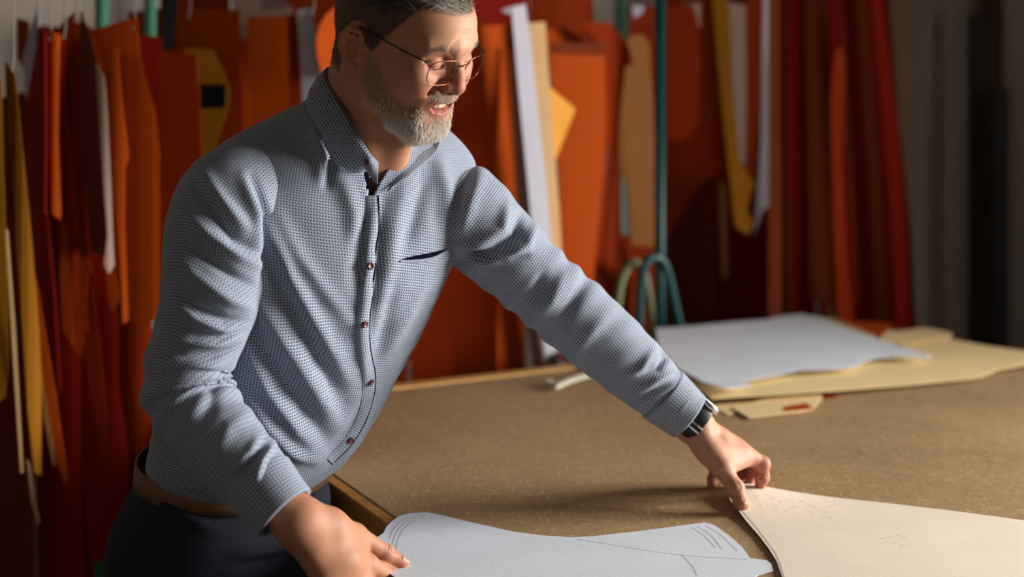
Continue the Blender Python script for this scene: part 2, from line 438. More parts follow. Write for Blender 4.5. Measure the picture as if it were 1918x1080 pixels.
rack = empty('pattern_rack', R(1.0, 0.3, 0))
tag(rack, 'tubular metal hanging rack of teal and green tubes carrying the patterns', 'rack')
def rack_pole(px, v, mat):
    a, b = pole(px, v, 0.02, RAIL_Z, mat)
    tube('pole', [a, b], 0.0145, MATS[mat], rack, 16)
rack_pole(190, 0.36, 'green_paint'); rack_pole(281, 0.40, 'green_paint'); rack_pole(1162, 0.60, 'green_paint'); rack_pole(1236, 0.26, 'teal_paint')
for v, mt in ((0.26, 'teal_paint'), (0.40, 'green_paint'), (0.60, 'green_paint')):
    tube('rail', [R(-0.55, v, RAIL_Z), R(3.2, v, RAIL_Z)], 0.0145, MATS[mt], rack, 16)
def foot(pts, v, mt):
    tube('foot_loop', [P(a, b, depth_at(a, v)) for a, b in catmull(pts, 24)], 0.0125, MATS[mt], rack, 14)
foot([(1196,640),(1198,560),(1206,500),(1222,482),(1240,487),(1252,515),(1264,570),(1276,625),(1300,740),(1330,900)], 0.20, 'teal_paint')
foot([(1150,640),(1160,540),(1176,500),(1192,492),(1207,515),(1217,570),(1224,625),(1236,740),(1250,900)], 0.27, 'olive_paint')

SHEETS = 'card patterns hanging on the rack'
def card_sheet(name, label, mat, v, yaw, poly, bend=0.0, cat='pattern sheet', hook=False, thick=0.0022, dd=0.0, cut=6, group=SHEETS, bow=0.0):
    cx = sum(p[0] for p in poly) / len(poly); cy = sum(p[1] for p in poly) / len(poly)
    d = depth_at(cx, v) + dd
    p0 = P(cx, cy, d)
    y = math.radians(yaw)
    n = Vector((math.sin(y), -math.cos(y), 0)); s_ax = Vector((math.cos(y), math.sin(y), 0))
    pts = []
    for px, py in poly:
        r = Vector(((px - 959.0) / F, 1.0, -(py - 250.0) / F))
        o = Vector((0, 0, CZ))
        t = n.dot(p0 - o) / n.dot(r)
        q = o + r * t
        pts.append(q - p0)
    bm = bmesh.new()
    bm.faces.new([bm.verts.new(q) for q in pts])
    ss = [q.dot(s_ax) for q in pts]; zz = [q.z for q in pts]
    s0, s1, z0, z1 = min(ss), max(ss), min(zz), max(zz)
    if bend or bow:
        for i in range(1, cut):
            bmesh.ops.bisect_plane(bm, geom=list(bm.verts) + list(bm.edges) + list(bm.faces), plane_co=s_ax * (s0 + (s1 - s0) * i / cut), plane_no=s_ax)
            bmesh.ops.bisect_plane(bm, geom=list(bm.verts) + list(bm.edges) + list(bm.faces), plane_co=Vector((0, 0, z0 + (z1 - z0) * i / cut)), plane_no=Vector((0, 0, 1)))
        for vt in bm.verts:
            a = (vt.co.dot(s_ax) - s0) / max(s1 - s0, 1e-6) - 0.5
            b = (vt.co.z - z0) / max(z1 - z0, 1e-6)
            vt.co += n * (bend * (0.25 - a * a) * 4 * (0.4 + 0.6 * (1 - b)) + bow * (1 - b) ** 2)
    bmesh.ops.triangulate(bm, faces=[f for f in bm.faces if len(f.verts) > 4])
    bmesh.ops.recalc_face_normals(bm, faces=bm.faces)
    geo = bmesh.ops.extrude_face_region(bm, geom=list(bm.faces))
    bmesh.ops.translate(bm, vec=-n * thick, verts=[q for q in geo['geom'] if isinstance(q, bmesh.types.BMVert)])
    bmesh.ops.recalc_face_normals(bm, faces=bm.faces)
    me = bpy.data.meshes.new(name); bm.to_mesh(me); bm.free()
    if bend: me.polygons.foreach_set('use_smooth', [False] * len(me.polygons))
    o = link(name, me, MATS[mat]); o.location = p0
    tag(o, label, cat, group)
    if hook:
        k = max(range(len(pts)), key=lambda i: pts[i].z)
        tx, top = pts[k], pts[k].z
        c = s_ax * (0.6 * tx.dot(s_ax) + 0.4 * (s0 + s1) / 2)
        a = p0 + c + Vector((0, 0, top - 0.025))
        zt = RAIL_Z
        tube('hook', [a + Vector((0, 0, -0.004)) + n * 0.004, a + n * 0.004, a + Vector((0, 0, 0.03)) + s_ax * 0.003, Vector((a.x, a.y, zt - 0.02)), Vector((a.x, a.y, zt + 0.02)) + n * 0.012, Vector((a.x, a.y, zt + 0.012)) + n * 0.03], 0.0016, MATS['wire_steel'], o, 6)
    return o

S = card_sheet
# --- bunch at the picture's left end, seen past the man's back
S('card_pattern', 'golden kraft pattern hanging at the very edge of the picture', 'mustard_card', -0.02, 9, [(-60,120),(2,150),(6,300),(12,440),(15,560),(19,690),(14,740),(-60,800)], hook=True, bow=0.02)
S('card_pattern', 'long golden kraft pattern, widest of the pair at the picture edge', 'mustard_card', 0.02, 10, [(9,112),(30,142),(40,240),(55,380),(63,470),(74,620),(78,720),(77,890),(66,880),(55,760),(45,600),(32,440),(22,300),(12,200)], hook=True, bend=0.02)
S('card_pattern', 'thin cream card edge hanging between the two golden patterns', 'tan_card', -0.05, 16, [(10,430),(15,430),(29,620),(44,885),(38,886),(22,640)], hook=False)
S('card_pattern', 'narrow orange pattern slanting out low from behind the golden one', 'orange_card', 0.05, 9, [(64,515),(72,545),(88,640),(106,740),(131,893),(127,906),(112,868),(94,780),(78,680),(66,580)], bow=0.02)
S('card_pattern', 'pale tan sliver hanging lowest under the golden patterns', 'tan_card', 0.04, 12, [(50,860),(56,872),(66,930),(75,975),(70,982),(58,940)])
S('card_pattern', 'tan sliver beside the slanting orange pattern', 'kraft_card', 0.06, 11, [(70,600),(78,640),(88,720),(104,870),(98,872),(82,780)])
S('paper_pattern', 'grey white paper pattern with slanted side at the top of the bunch', 'lavender_card', 0.31, -2, [(76,5),(74,80),(62,150),(52,190),(46,170),(42,110),(58,48)], hook=True)
S('card_pattern', 'brown card corner behind the grey white paper pattern', 'brown_card', 0.40, -2, [(31,34),(54,40),(52,140),(32,110)], hook=False)
S('card_pattern', 'dark maroon pattern hanging behind the golden ones', 'red_card', 0.12, -40, [(74,50),(84,60),(86,250),(84,400),(66,392),(47,360),(50,190)], hook=True)
S('card_pattern', 'bright orange narrow pattern with a cut lower corner', 'orange_card', 0.12, 3, [(88,52),(113,65),(111,150),(110,250),(114,400),(113,412),(100,396),(93,330),(90,180)], hook=True, bend=0.012)
S('card_pattern', 'red edge hanging just behind the bright narrow pattern', 'red_card', 0.18, 5, [(112,58),(121,50),(124,250),(127,425),(118,418),(116,250)], hook=True)
S('card_pattern', 'orange red pattern with a pointed top corner', 'deep_orange_card', 0.20, 0, [(113,46),(143,19),(147,110),(152,240),(160,430),(158,452),(148,448),(140,330),(128,130)], hook=True)
S('card_pattern', 'dark pattern with a pointed top, facing away from the window', 'brown_card', 0.17, -50, [(150,20),(166,56),(184,118),(194,230),(206,430),(196,480),(170,470),(156,330),(149,120)], hook=True)
S('paper_pattern', 'long pinkish white strip pattern with tapered foot', 'rose_card', 0.05, 8, [(178,118),(196,143),(201,200),(208,340),(212,460),(214,496),(206,512),(196,494),(203,440),(192,300),(184,200)], bend=0.01)
S('card_pattern', 'orange pattern with a stepped side in front of the broad one', 'orange_card', 0.06, 2, [(193,90),(221,90),(226,160),(240,285),(240,300),(235,312),(234,420),(240,600),(232,606),(226,480),(214,330),(204,200)], bend=0.008)
S('card_pattern', 'broad orange pattern with slanted top beside the green tubes', 'orange_card', 0.22, 1, [(168,58),(258,32),(263,110),(276,160),(291,212),(300,300),(309,405),(306,500),(298,600),(250,600),(215,520),(195,300),(184,130)], hook=True, bend=0.012)
S('card_pattern', 'rounded orange pattern hanging low behind the elbow', 'deep_orange_card', 0.26, 1, [(240,470),(243,492),(262,525),(277,550),(284,600),(288,680),(284,780),(268,862),(240,830),(222,720),(222,560)], bend=0.012)
S('card_pattern', 'bright red pattern hanging just past the broad orange one', 'red_card', 0.36, 3, [(250,66),(303,69),(299,150),(294,260),(286,330),(262,300)])
S('card_pattern', 'brown card top behind the second green tube', 'brown_card', 0.56, -2, [(240,22),(300,16),(304,80),(240,80)])
low = [
 ('narrow orange tail below the bright narrow pattern', 'orange_card', 0.16, 2, [(113,410),(125,420),(130,520),(135,600),(137,648),(118,620),(112,520)]),
 ('dark red rounded tail beside the narrow orange tail', 'deep_orange_card', 0.20, 8, [(138,440),(150,450),(154,560),(157,640),(150,668),(138,655),(134,520)]),
 ('thin orange red tail with a split foot', 'deep_orange_card', 0.14, 3, [(148,445),(160,440),(173,512),(164,508),(160,580),(166,622),(158,620),(152,560)]),
 ('long orange tail pointing down to the dark floor', 'deep_orange_card', 0.28, 2, [(160,520),(174,545),(186,640),(196,740),(200,800),(194,862),(184,820),(168,730),(154,650),(156,580)]),
 ('small orange tag with slanted foot under the pinkish strip', 'orange_card', 0.12, 3, [(198,500),(213,505),(218,540),(222,562),(210,582),(202,550)]),
 ('short brown tail hanging beside the stepped orange pattern', 'brown_card', 0.14, -2, [(214,560),(228,570),(231,604),(222,606)]),
]
for lb, m, v, yw, pl in low: S('card_pattern', lb, m, v, yw, pl)
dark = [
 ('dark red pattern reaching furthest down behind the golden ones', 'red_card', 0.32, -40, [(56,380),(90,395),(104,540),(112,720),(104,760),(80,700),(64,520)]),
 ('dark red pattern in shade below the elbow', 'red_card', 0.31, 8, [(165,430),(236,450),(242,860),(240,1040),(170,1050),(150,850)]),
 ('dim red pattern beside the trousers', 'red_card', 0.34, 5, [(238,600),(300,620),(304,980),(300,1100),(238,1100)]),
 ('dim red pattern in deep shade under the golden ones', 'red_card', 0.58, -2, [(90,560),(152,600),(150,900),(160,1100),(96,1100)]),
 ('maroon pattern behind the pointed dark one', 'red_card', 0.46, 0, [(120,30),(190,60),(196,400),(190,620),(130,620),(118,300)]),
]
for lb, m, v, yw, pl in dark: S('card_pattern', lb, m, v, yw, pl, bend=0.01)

S('card_pattern', 'wide dark sheet added furthest back, standing for the shade behind the whole bunch', 'red_card', 0.70, -8, [(56,46),(240,60),(300,60),(312,400),(320,1120),(70,1120),(60,500)])  # added backing; its dark colour plays the shade behind the bunch
S('card_pattern', 'dark brown sheet added for the shade behind the golden patterns at the picture edge', 'brown_card', 0.62, -16, [(-60,200),(52,170),(60,500),(66,1120),(-60,1120)])  # added to hide the lit wall with a shade-dark colour
S('card_pattern', 'dark red sheet added for the shade in the gaps behind the orange boards', 'red_card', 0.78, 29, [(300,40),(640,60),(640,800),(300,800)])  # added sheet whose dark red stands in for shaded gaps

# --- middle of the rack, left of the head
S('card_pattern', 'dark red board directly behind the shoulder', 'deep_orange_card', 0.14, 0, [(303,94),(367,101),(374,200),(378,300),(380,780),(300,780),(299,200)])
S('card_pattern', 'broad orange board behind the black straps', 'orange_card', 0.46, -5, [(331,17),(449,18),(446,180),(440,820),(330,820)], hook=True)
cw = S('card_pattern', 'brownish pattern with a curved side and a black square', 'mustard_card', 0.30, 0, [(345,92),(396,92),(415,128),(429,165),(428,190),(420,225),(404,265),(400,300),(396,820),(350,820)])
S('black_patch', 'black square standing for the dark of a cut-out in the curved brownish pattern', 'black_card', 0.27, 0, [(374,158),(422,158),(422,202),(375,204)], group=None, cat='patch')  # solid black in place of the dark seen through a hole
S('card_pattern', 'thin orange strip beside the tall board', 'orange_card', 0.32, 2, [(455,68),(465,66),(467,230),(466,760),(456,760)])
S('card_pattern', 'tall orange board left of the white strip', 'orange_card', 0.38, 0, [(463,32),(538,30),(540,190),(544,820),(464,820)])
S('card_pattern', 'red orange strip touching the white strip near the collar', 'deep_orange_card', 0.30, 0, [(538,28),(560,28),(566,120),(576,760),(550,760)])
S('paper_pattern', 'white card strip behind the collar', 'white_card', 0.22, -2, [(556,19),(584,13),(592,70),(600,130),(622,700),(590,700),(565,160)], hook=True)
S('paper_pattern', 'grey sliver between the white strip and the orange disc', 'rose_card', 0.36, -2, [(582,80),(590,90),(604,140),(600,200),(588,180)])
S('card_pattern', 'bright orange rounded pattern right behind the ear', 'orange_card', 0.20, 40, [(660,-20),(636,6),(612,26),(598,48),(592,75),(594,105),(603,140),(625,150),(680,150),(680,-20)])
S('paper_pattern', 'grey white paper top edges behind the boards', 'rose_card', 0.58, -2, [(428,-40),(486,-40),(488,22),(546,12),(548,80),(452,84),(448,22)])
S('card_pattern', 'orange board at the very top behind the white strip', 'deep_orange_card', 0.66, -2, [(486,-40),(640,-40),(640,90),(500,90)])
S('card_pattern', 'orange board filling the gap behind the black straps', 'deep_orange_card', 0.70, -2, [(300,-40),(430,-40),(430,240),(300,240)])
for i, (pl, lb) in enumerate((([(303,-30),(318,-30),(320,60),(314,96),(304,90)], 'black strap, the left one of two on the rack'), ([(316,-30),(334,-30),(330,50),(326,92),(317,94)], 'black strap, the right one of two on the rack'))):
    S('black_strap', lb, 'black_card', 0.10 - i * 0.02, 20, pl, cat='strap', group='black straps', thick=0.004)
# seen in the gap between torso and arm
S('card_pattern', 'orange board lowest in the gap beside the belly', 'deep_orange_card', 0.30, 8, [(640,40),(842,40),(848,560),(850,780),(770,780),(770,672),(762,672),(762,780),(640,780)])

# --- middle of the rack, right of the head
S('card_pattern', 'shaded side, coloured dark orange, of the tall folded board behind the face', 'deep_orange_card', 0.40, 4, [(822,-30),(912,40),(922,200),(934,450),(946,780),(834,780),(830,400)])  # same board as the next; darker card puts the shade into its colour
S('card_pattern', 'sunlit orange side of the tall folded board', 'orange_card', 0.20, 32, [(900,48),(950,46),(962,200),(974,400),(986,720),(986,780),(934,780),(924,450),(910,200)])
S('card_pattern', 'dark red board above the tall folded board', 'red_card', 0.52, 20, [(880,-30),(990,-30),(1000,120),(884,120)])
S('paper_pattern', 'grey edge of the tall lavender white strip', 'rose_card', 0.14, -30, [(956,92),(972,88),(984,230),(996,430),(1012,640),(1022,690),(1000,690),(986,600),(972,430),(962,250)])
S('paper_pattern', 'tall lavender white strip leaning beside the folded board', 'white_card', 0.13, 44, [(958,15),(982,7),(994,100),(1006,220),(1018,330),(1030,450),(1040,600),(1046,690),(1018,690),(1006,560),(990,400),(974,220)], bend=0.012, hook=True)
S('paper_pattern', 'small white flap at the top of the lavender strip', 'lavender_card', 0.17, 20, [(938,18),(970,9),(974,22),(950,26)])
S('card_pattern', 'tall tan strip right of the lavender one', 'tan_card', 0.16, 30, [(985,43),(1020,41),(1026,130),(1036,260),(1046,390),(1054,520),(1058,640),(1036,640),(1026,480),(1010,300),(994,150)], bend=0.008)
S('card_pattern', 'yellow pointed flap sticking out past the tan strip', 'yellow_card', 0.17, 46, [(1024,158),(1078,204),(1042,296),(1034,300)])
S('card_pattern', 'orange board with a pale top band', 'orange_card', 0.24, 26, [(1028,92),(1132,96),(1136,230),(1130,330),(1112,500),(1100,640),(1050,640),(1046,330)], bend=0.008)
S('card_pattern', 'pale rose band along the top of the orange board', 'brown_card', 0.235, 26, [(1029,78),(1131,82),(1132,104),(1029,100)])
S('card_pattern', 'orange corner above the pale band', 'orange_card', 0.42, 30, [(1022,54),(1060,50),(1092,76),(1094,100),(1024,100)])
S('card_pattern', 'dark red board high behind the pale band', 'deep_orange_card', 0.52, 20, [(990,-30),(1108,-30),(1112,60),(1120,120),(996,120)])
S('card_pattern', 'dark orange pattern with a hooked curved shoulder', 'deep_orange_card', 0.34, 22, [(1085,40),(1140,42),(1160,60),(1176,82),(1188,120),(1158,128),(1161,300),(1164,430),(1196,590),(1196,700),(1110,700),(1112,500),(1136,300),(1130,90)])
S('card_pattern', 'kraft pattern with rounded corners against the teal tube', 'kraft_card', 0.36, 8, [(1150,110),(1178,70),(1194,64),(1208,68),(1216,84),(1224,200),(1230,340),(1234,448),(1228,462),(1184,460),(1180,380),(1166,330),(1152,250)])
S('card_pattern', 'dark board below the rounded kraft pattern', 'deep_orange_card', 0.46, 10, [(1140,440),(1240,440),(1244,760),(1140,760)])
S('card_pattern', 'red brown board between the two tubes', 'deep_orange_card', 0.50, 15, [(1180,14),(1226,10),(1228,300),(1184,300)])
S('paper_pattern', 'torn white scrap near the top between the tubes', 'white_card', 0.46, 20, [(1184,12),(1206,10),(1204,24),(1188,34)])

# --- right end of the rack
S('card_pattern', 'dark orange pattern with a rounded lower corner by the teal tube', 'deep_orange_card', 0.30, -8, [(1248,10),(1298,10),(1308,40),(1312,120),(1308,225),(1296,252),(1278,264),(1252,262)])
S('paper_pattern', 'pale scrap behind the rounded dark orange pattern', 'rose_card', 0.44, 10, [(1276,6),(1312,6),(1312,50),(1304,52)])
S('card_pattern', 'brown orange pattern shaped like a slanted sail', 'deep_orange_card', 0.46, -12, [(1236,-30),(1322,-30),(1336,110),(1348,190),(1362,300),(1362,328),(1322,336),(1296,362),(1270,410),(1246,450),(1242,200)])
S('card_pattern', 'mustard pattern with two notches low on its side', 'mustard_card', 0.34, 0, [(1330,-30),(1364,-30),(1370,150),(1384,300),(1414,343),(1406,364),(1398,392),(1412,418),(1400,440),(1376,424),(1366,330),(1350,180)], bend=0.008)
S('paper_pattern', 'dull rose strip right of the mustard pattern', 'rose_card', 0.42, 8, [(1366,4),(1396,10),(1398,160),(1396,310),(1384,300),(1372,150)])
S('card_pattern', 'brown orange strip between the rose and white strips', 'deep_orange_card', 0.48, 8, [(1394,-30),(1430,-30),(1424,200),(1410,330),(1398,320)])
S('paper_pattern', 'curved lavender white strip hanging at the dark end', 'lavender_card', 0.30, 6, [(1430,-30),(1446,-30),(1452,150),(1450,260),(1446,330),(1438,388),(1428,392),(1412,442),(1416,380),(1424,260),(1426,120)], bend=0.01)
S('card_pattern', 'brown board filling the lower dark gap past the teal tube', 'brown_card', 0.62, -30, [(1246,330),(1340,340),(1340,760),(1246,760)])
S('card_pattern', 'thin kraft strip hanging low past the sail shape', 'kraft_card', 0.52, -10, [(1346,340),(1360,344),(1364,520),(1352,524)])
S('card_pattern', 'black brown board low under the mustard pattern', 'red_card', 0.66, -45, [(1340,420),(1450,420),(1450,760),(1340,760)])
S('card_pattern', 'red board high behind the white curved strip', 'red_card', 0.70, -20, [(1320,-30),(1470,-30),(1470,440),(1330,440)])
er = random.Random(11)
x = 1440.0; i = 0
ordinal = 'first second third fourth fifth sixth seventh eighth ninth tenth eleventh twelfth thirteenth fourteenth fifteenth sixteenth seventeenth eighteenth nineteenth twentieth'.split()
while x < 1690:
    w = er.uniform(13, 30)
    slant = (x - 1440) / 260 * 44
    m = er.choice(['red_card', 'deep_orange_card', 'red_card', 'deep_orange_card', 'brown_card'])
    yw = er.choice([-42, -30, -22, -6, -35, -15, 4])
    tx = x - slant
    y1 = er.uniform(560, 640) if er.random() < 0.3 else 760
    b = 1.14
    S('card_pattern', ordinal[i] + ' upright strip of the tight dark red bunch, counted from the curved lavender strip', m, 0.20 + 0.07 * (i % 4), yw, [(tx, -40), (tx + w, -40), (tx + w + slant * 0.45, 200), (x + w * b, 450), (x + w * b + slant * 0.25, y1), (x + slant * 0.25 - 2, y1), (x - 1, 450), (tx + slant * 0.45, 200)], bend=er.uniform(-0.01, 0.014), group='tight bunch of dark red patterns at the dim end of the rack')
    x += w * 0.80; i += 1
S('card_pattern', 'red pattern with a bright slanting edge, last of the tight bunch', 'red_card', 0.18, 8, [(1630,-30),(1648,-30),(1662,80),(1682,240),(1696,420),(1706,640),(1706,760),(1686,760),(1668,400),(1650,180)])
S('card_pattern', 'orange strip with a rounded shiny top inside the tight bunch', 'deep_orange_card', 0.12, 2, [(1556,190),(1562,110),(1570,88),(1580,92),(1582,130),(1578,300),(1586,480),(1600,620),(1600,760),(1576,760),(1562,420)])
S('paper_pattern', 'dull rose sheet against the bare wall, last on the rack', 'rose_card', 0.55, 20, [(1640,-30),(1712,-30),(1712,300),(1708,520),(1700,600),(1690,400),(1670,160)])
# --- boards leaning in the room corner
def leaning(name, label, px0, px1, ytop, v, mat, th, tilt, ybot=None):
    d = depth_at((px0 + px1) / 2, v)
    a, b = P(px0, ytop, d), P(px1, ytop, d)
    c = (a + b) / 2; w = (b - a).length
    vs, fs = box_verts(-w / 2, w / 2, 0, th, 0, a.z)
    bm = bmesh.new(); bv = [bm.verts.new(q) for q in vs]
    for f in fs: bm.faces.new([bv[i] for i in f])
    bmesh.ops.bevel(bm, geom=list(bm.edges), offset=0.003, segments=2, affect='EDGES', profile=0.5)
    me = bpy.data.meshes.new(name); bm.to_mesh(me); bm.free()
    o = link(name, me, MATS[mat]); o.location = (c.x, c.y, 0); o.rotation_euler = (0, 0, math.radians(tilt))
    return tag(o, label, 'board', 'boards leaning in the room corner')
leaning('wooden_plank', 'dark brown plank standing against the wall, shorter than the plank behind', 1820, 1853, 27, 0.66, 'dark_plank', 0.03, 10)
leaning('wooden_plank', 'lighter brown plank running out of the top of the picture', 1846, 1881, -70, 0.76, 'brown_plank', 0.03, 10)
leaning('black_board', 'short black board standing in the room corner', 1860, 1892, 166, 0.56, 'black_board', 0.03, 10)
# ---------------------------------------------------------------- implicit-surface modelling
class Grid:
    def __init__(self, lo, hi, h):
        self.lo = np.array(lo, float); self.h = h
        self.n = np.ceil((np.array(hi, float) - self.lo) / h).astype(int) + 1
        self.v = np.full(self.n, 0.5, np.float32)
        self.ax = [(self.lo[i] + np.arange(self.n[i]) * h).astype(np.float32) for i in range(3)]
    def _sl(self, lo, hi):
        a = np.clip(np.floor((np.array(lo) - self.lo) / self.h).astype(int), 0, self.n)
        b = np.clip(np.ceil((np.array(hi) - self.lo) / self.h).astype(int) + 1, 0, self.n)
        return tuple(slice(a[i], b[i]) for i in range(3))
    def put(self, fn, lo, hi, k=0.0, op='u'):
        pad = k + 0.012
        s = self._sl(np.array(lo) - pad, np.array(hi) + pad)
        if any(q.stop <= q.start for q in s): return
        X = self.ax[0][s[0]][:, None, None]; Y = self.ax[1][s[1]][None, :, None]; Z = self.ax[2][s[2]][None, None, :]
        d = fn(X, Y, Z).astype(np.float32)
        a = self.v[s]
        if op == 'u':
            r = np.minimum(a, d)
            if k > 0: r = r - np.maximum(k - np.abs(a - d), 0) ** 2 / (4 * k)
        else:
            d = -d
            r = np.maximum(a, d)
            if k > 0: r = r + np.maximum(k - np.abs(a - d), 0) ** 2 / (4 * k)
        self.v[s] = r
    def ell(self, c, r, k=0.0, op='u', rot=None):
        c = np.array(c, float); r = np.array(r, float)
        m = max(r) if rot is not None else r
        def fn(X, Y, Z):
            x, y, z = X - c[0], Y - c[1], Z - c[2]
            if rot is not None:
                x, y, z = (rot[0][i] * x + rot[1][i] * y + rot[2][i] * z for i in range(3))
            k0 = np.sqrt((x / r[0]) ** 2 + (y / r[1]) ** 2 + (z / r[2]) ** 2)
            k1 = np.sqrt((x / r[0] ** 2) ** 2 + (y / r[1] ** 2) ** 2 + (z / r[2] ** 2) ** 2) + 1e-9
            return np.where(k0 < 1e-4, -min(r), k0 * (k0 - 1) / k1)
        self.put(fn, c - m, c + m, k, op)
    def cone(self, a, b, r1, r2, k=0.0, op='u'):
        a = np.array(a, float); b = np.array(b, float); ba = b - a; l2 = ba @ ba
        R_ = max(r1, r2)
        def fn(X, Y, Z):
            x, y, z = X - a[0], Y - a[1], Z - a[2]
            t = np.clip((x * ba[0] + y * ba[1] + z * ba[2]) / l2, 0, 1)
            return np.sqrt((x - t * ba[0]) ** 2 + (y - t * ba[1]) ** 2 + (z - t * ba[2]) ** 2) - (r1 + (r2 - r1) * t)
        self.put(fn, np.minimum(a, b) - R_, np.maximum(a, b) + R_, k, op)
    def chain(self, pts, rs, k=0.0, op='u'):
        if not hasattr(rs, '__len__'): rs = [rs] * len(pts)
        for i in range(len(pts) - 1): self.cone(pts[i], pts[i + 1], rs[i], rs[i + 1], k, op)
    def mesh(self, smooth=2):
        v = self.v
        ins = v < 0
        # active cells
        n = self.n - 1
        cnt = np.zeros(n, np.int8)
        for i in (0, 1):
            for j in (0, 1):
                for k in (0, 1):
                    cnt += ins[i:i + n[0], j:j + n[1], k:k + n[2]]
        act = (cnt > 0) & (cnt < 8)
        idx = np.full(n, -1, np.int64)
        cells = np.argwhere(act)
        idx[act] = np.arange(len(cells))
        acc = np.zeros((len(cells), 3)); num = np.zeros(len(cells))
        cor = [(i, j, k) for i in (0, 1) for j in (0, 1) for k in (0, 1)]
        val = {c: v[cells[:, 0] + c[0], cells[:, 1] + c[1], cells[:, 2] + c[2]] for c in cor}
        for c in cor:
            for ax in range(3):
                if c[ax]: continue
                e = list(c); e[ax] = 1; e = tuple(e)
                a, b = val[c], val[e]
                m = (a < 0) != (b < 0)
                t = np.where(m, a / np.where(m, a - b, 1), 0)
                p = np.zeros((len(cells), 3)); p[:] = c; p[:, ax] = t
                acc[m] += p[m]; num[m] += 1
        V = self.lo + (cells + acc / num[:, None]) * self.h
        Q = []
        for ax in range(3):
            o1, o2 = (ax + 1) % 3, (ax + 2) % 3
            sl0 = [slice(1, None)] * 3; sl0[ax] = slice(0, n[ax])
            a0 = [slice(1, n[0]), slice(1, n[1]), slice(1, n[2])]
            a0[ax] = slice(0, n[ax])
            A = ins[tuple(a0)]
            b0 = list(a0); b0[ax] = slice(1, n[ax] + 1)
            B = ins[tuple(b0)]
            e = np.argwhere(A != B)
            if not len(e): continue
            off = np.array([1, 1, 1]); off[ax] = 0
            g = e + off
            flip = A[e[:, 0], e[:, 1], e[:, 2]]
            def cell(d1, d2):
                q = g.copy(); q[:, o1] -= d1; q[:, o2] -= d2
                return idx[q[:, 0], q[:, 1], q[:, 2]]
            q = np.stack([cell(1, 1), cell(0, 1), cell(0, 0), cell(1, 0)], 1)
            q[~flip] = q[~flip][:, ::-1]
            Q.append(q)
        Q = np.vstack(Q)
        Q = Q[(Q >= 0).all(1)]
        for it in range(smooth):
            V = laplace(V, Q, 0.5 if it % 2 == 0 else -0.35) if smooth > 1 else V
        return V, Q

def laplace(V, Q, w):
    k = Q.shape[1]
    S = np.zeros_like(V); N = np.zeros(len(V))
    for i in range(k):
        a, b = Q[:, i], Q[:, (i + 1) % k]
        for c in range(3):
            S[:, c] += np.bincount(a, V[b, c], len(V)) + np.bincount(b, V[a, c], len(V))
        N += np.bincount(a, minlength=len(V)) + np.bincount(b, minlength=len(V))
    m = N > 0
    out = V.copy(); out[m] += w * (S[m] / N[m, None] - V[m])
    return out

def vnormals(V, Q):
    fn = np.cross(V[Q[:, 2]] - V[Q[:, 0]], V[Q[:, -1]] - V[Q[:, 1]])
    N = np.zeros_like(V)
    for i in range(Q.shape[1]):
        for c in range(3): N[:, c] += np.bincount(Q[:, i], fn[:, c], len(V))
    return N / (np.linalg.norm(N, axis=1, keepdims=True) + 1e-12)

def sstep(a, b, x):
    t = np.clip((x - a) / (b - a), 0, 1); return t * t * (3 - 2 * t)
def bump_at(p, c, r):
    return np.exp(-((p - np.array(c)) ** 2).sum(1) / (r * r))
def P3(px, py, d): return np.array(P(px, py, d))
def pix(V):
    return np.stack([959 + F * V[:, 0] / V[:, 1], 250 - F * (V[:, 2] - CZ) / V[:, 1]], 1)
def seg_dist(pts, line):
    """distance of 2D points to a polyline, and the parameter along it 0..1"""
    best = np.full(len(pts), 1e9); par = np.zeros(len(pts))
    m = len(line) - 1
    for i in range(m):
        a, b = np.array(line[i], float), np.array(line[i + 1], float)
        ba = b - a
        t = np.clip(((pts - a) @ ba) / (ba @ ba), 0, 1)
        d = np.linalg.norm(pts - a - t[:, None] * ba, axis=1)
        u = d < best
        best[u] = d[u]; par[u] = (i + t[u]) / m
    return best, par

# ---------------------------------------------------------------- skin, hair materials
def skin_mat():
    m, nt, b = new_mat('skin'); N = nt.nodes.new; L = nt.links.new
    at = N('ShaderNodeAttribute'); at.attribute_name = 'tint'
    tc = N('ShaderNodeTexCoord')
    no = N('ShaderNodeTexNoise'); no.inputs['Scale'].default_value = 90; no.inputs['Detail'].default_value = 4
    L(tc.outputs['Object'], no.inputs['Vector'])
    mr = N('ShaderNodeMapRange'); mr.inputs[3].default_value = 0.88; mr.inputs[4].default_value = 1.1
    L(no.outputs['Fac'], mr.inputs[0])
    vm = N('ShaderNodeVectorMath'); vm.operation = 'SCALE'
    L(at.outputs['Vector'], vm.inputs[0]); L(mr.outputs[0], vm.inputs['Scale'])
    L(vm.outputs[0], b.inputs['Base Color'])
    b.inputs['Roughness'].default_value = 0.58
    b.inputs['Specular IOR Level'].default_value = 0.32
    b.inputs['Subsurface Weight'].default_value = 0.12
    b.inputs['Subsurface Radius'].default_value = (0.9, 0.35, 0.2)
    b.inputs['Subsurface Scale'].default_value = 0.006
    n2 = N('ShaderNodeTexNoise'); n2.inputs['Scale'].default_value = 700; n2.inputs['Detail'].default_value = 3
    L(tc.outputs['Object'], n2.inputs['Vector'])
    bp = N('ShaderNodeBump'); bp.inputs['Strength'].default_value = 0.25; bp.inputs['Distance'].default_value = 0.0006
    L(n2.outputs['Fac'], bp.inputs['Height']); L(bp.outputs['Normal'], b.inputs['Normal'])
    return m
skin_mat()
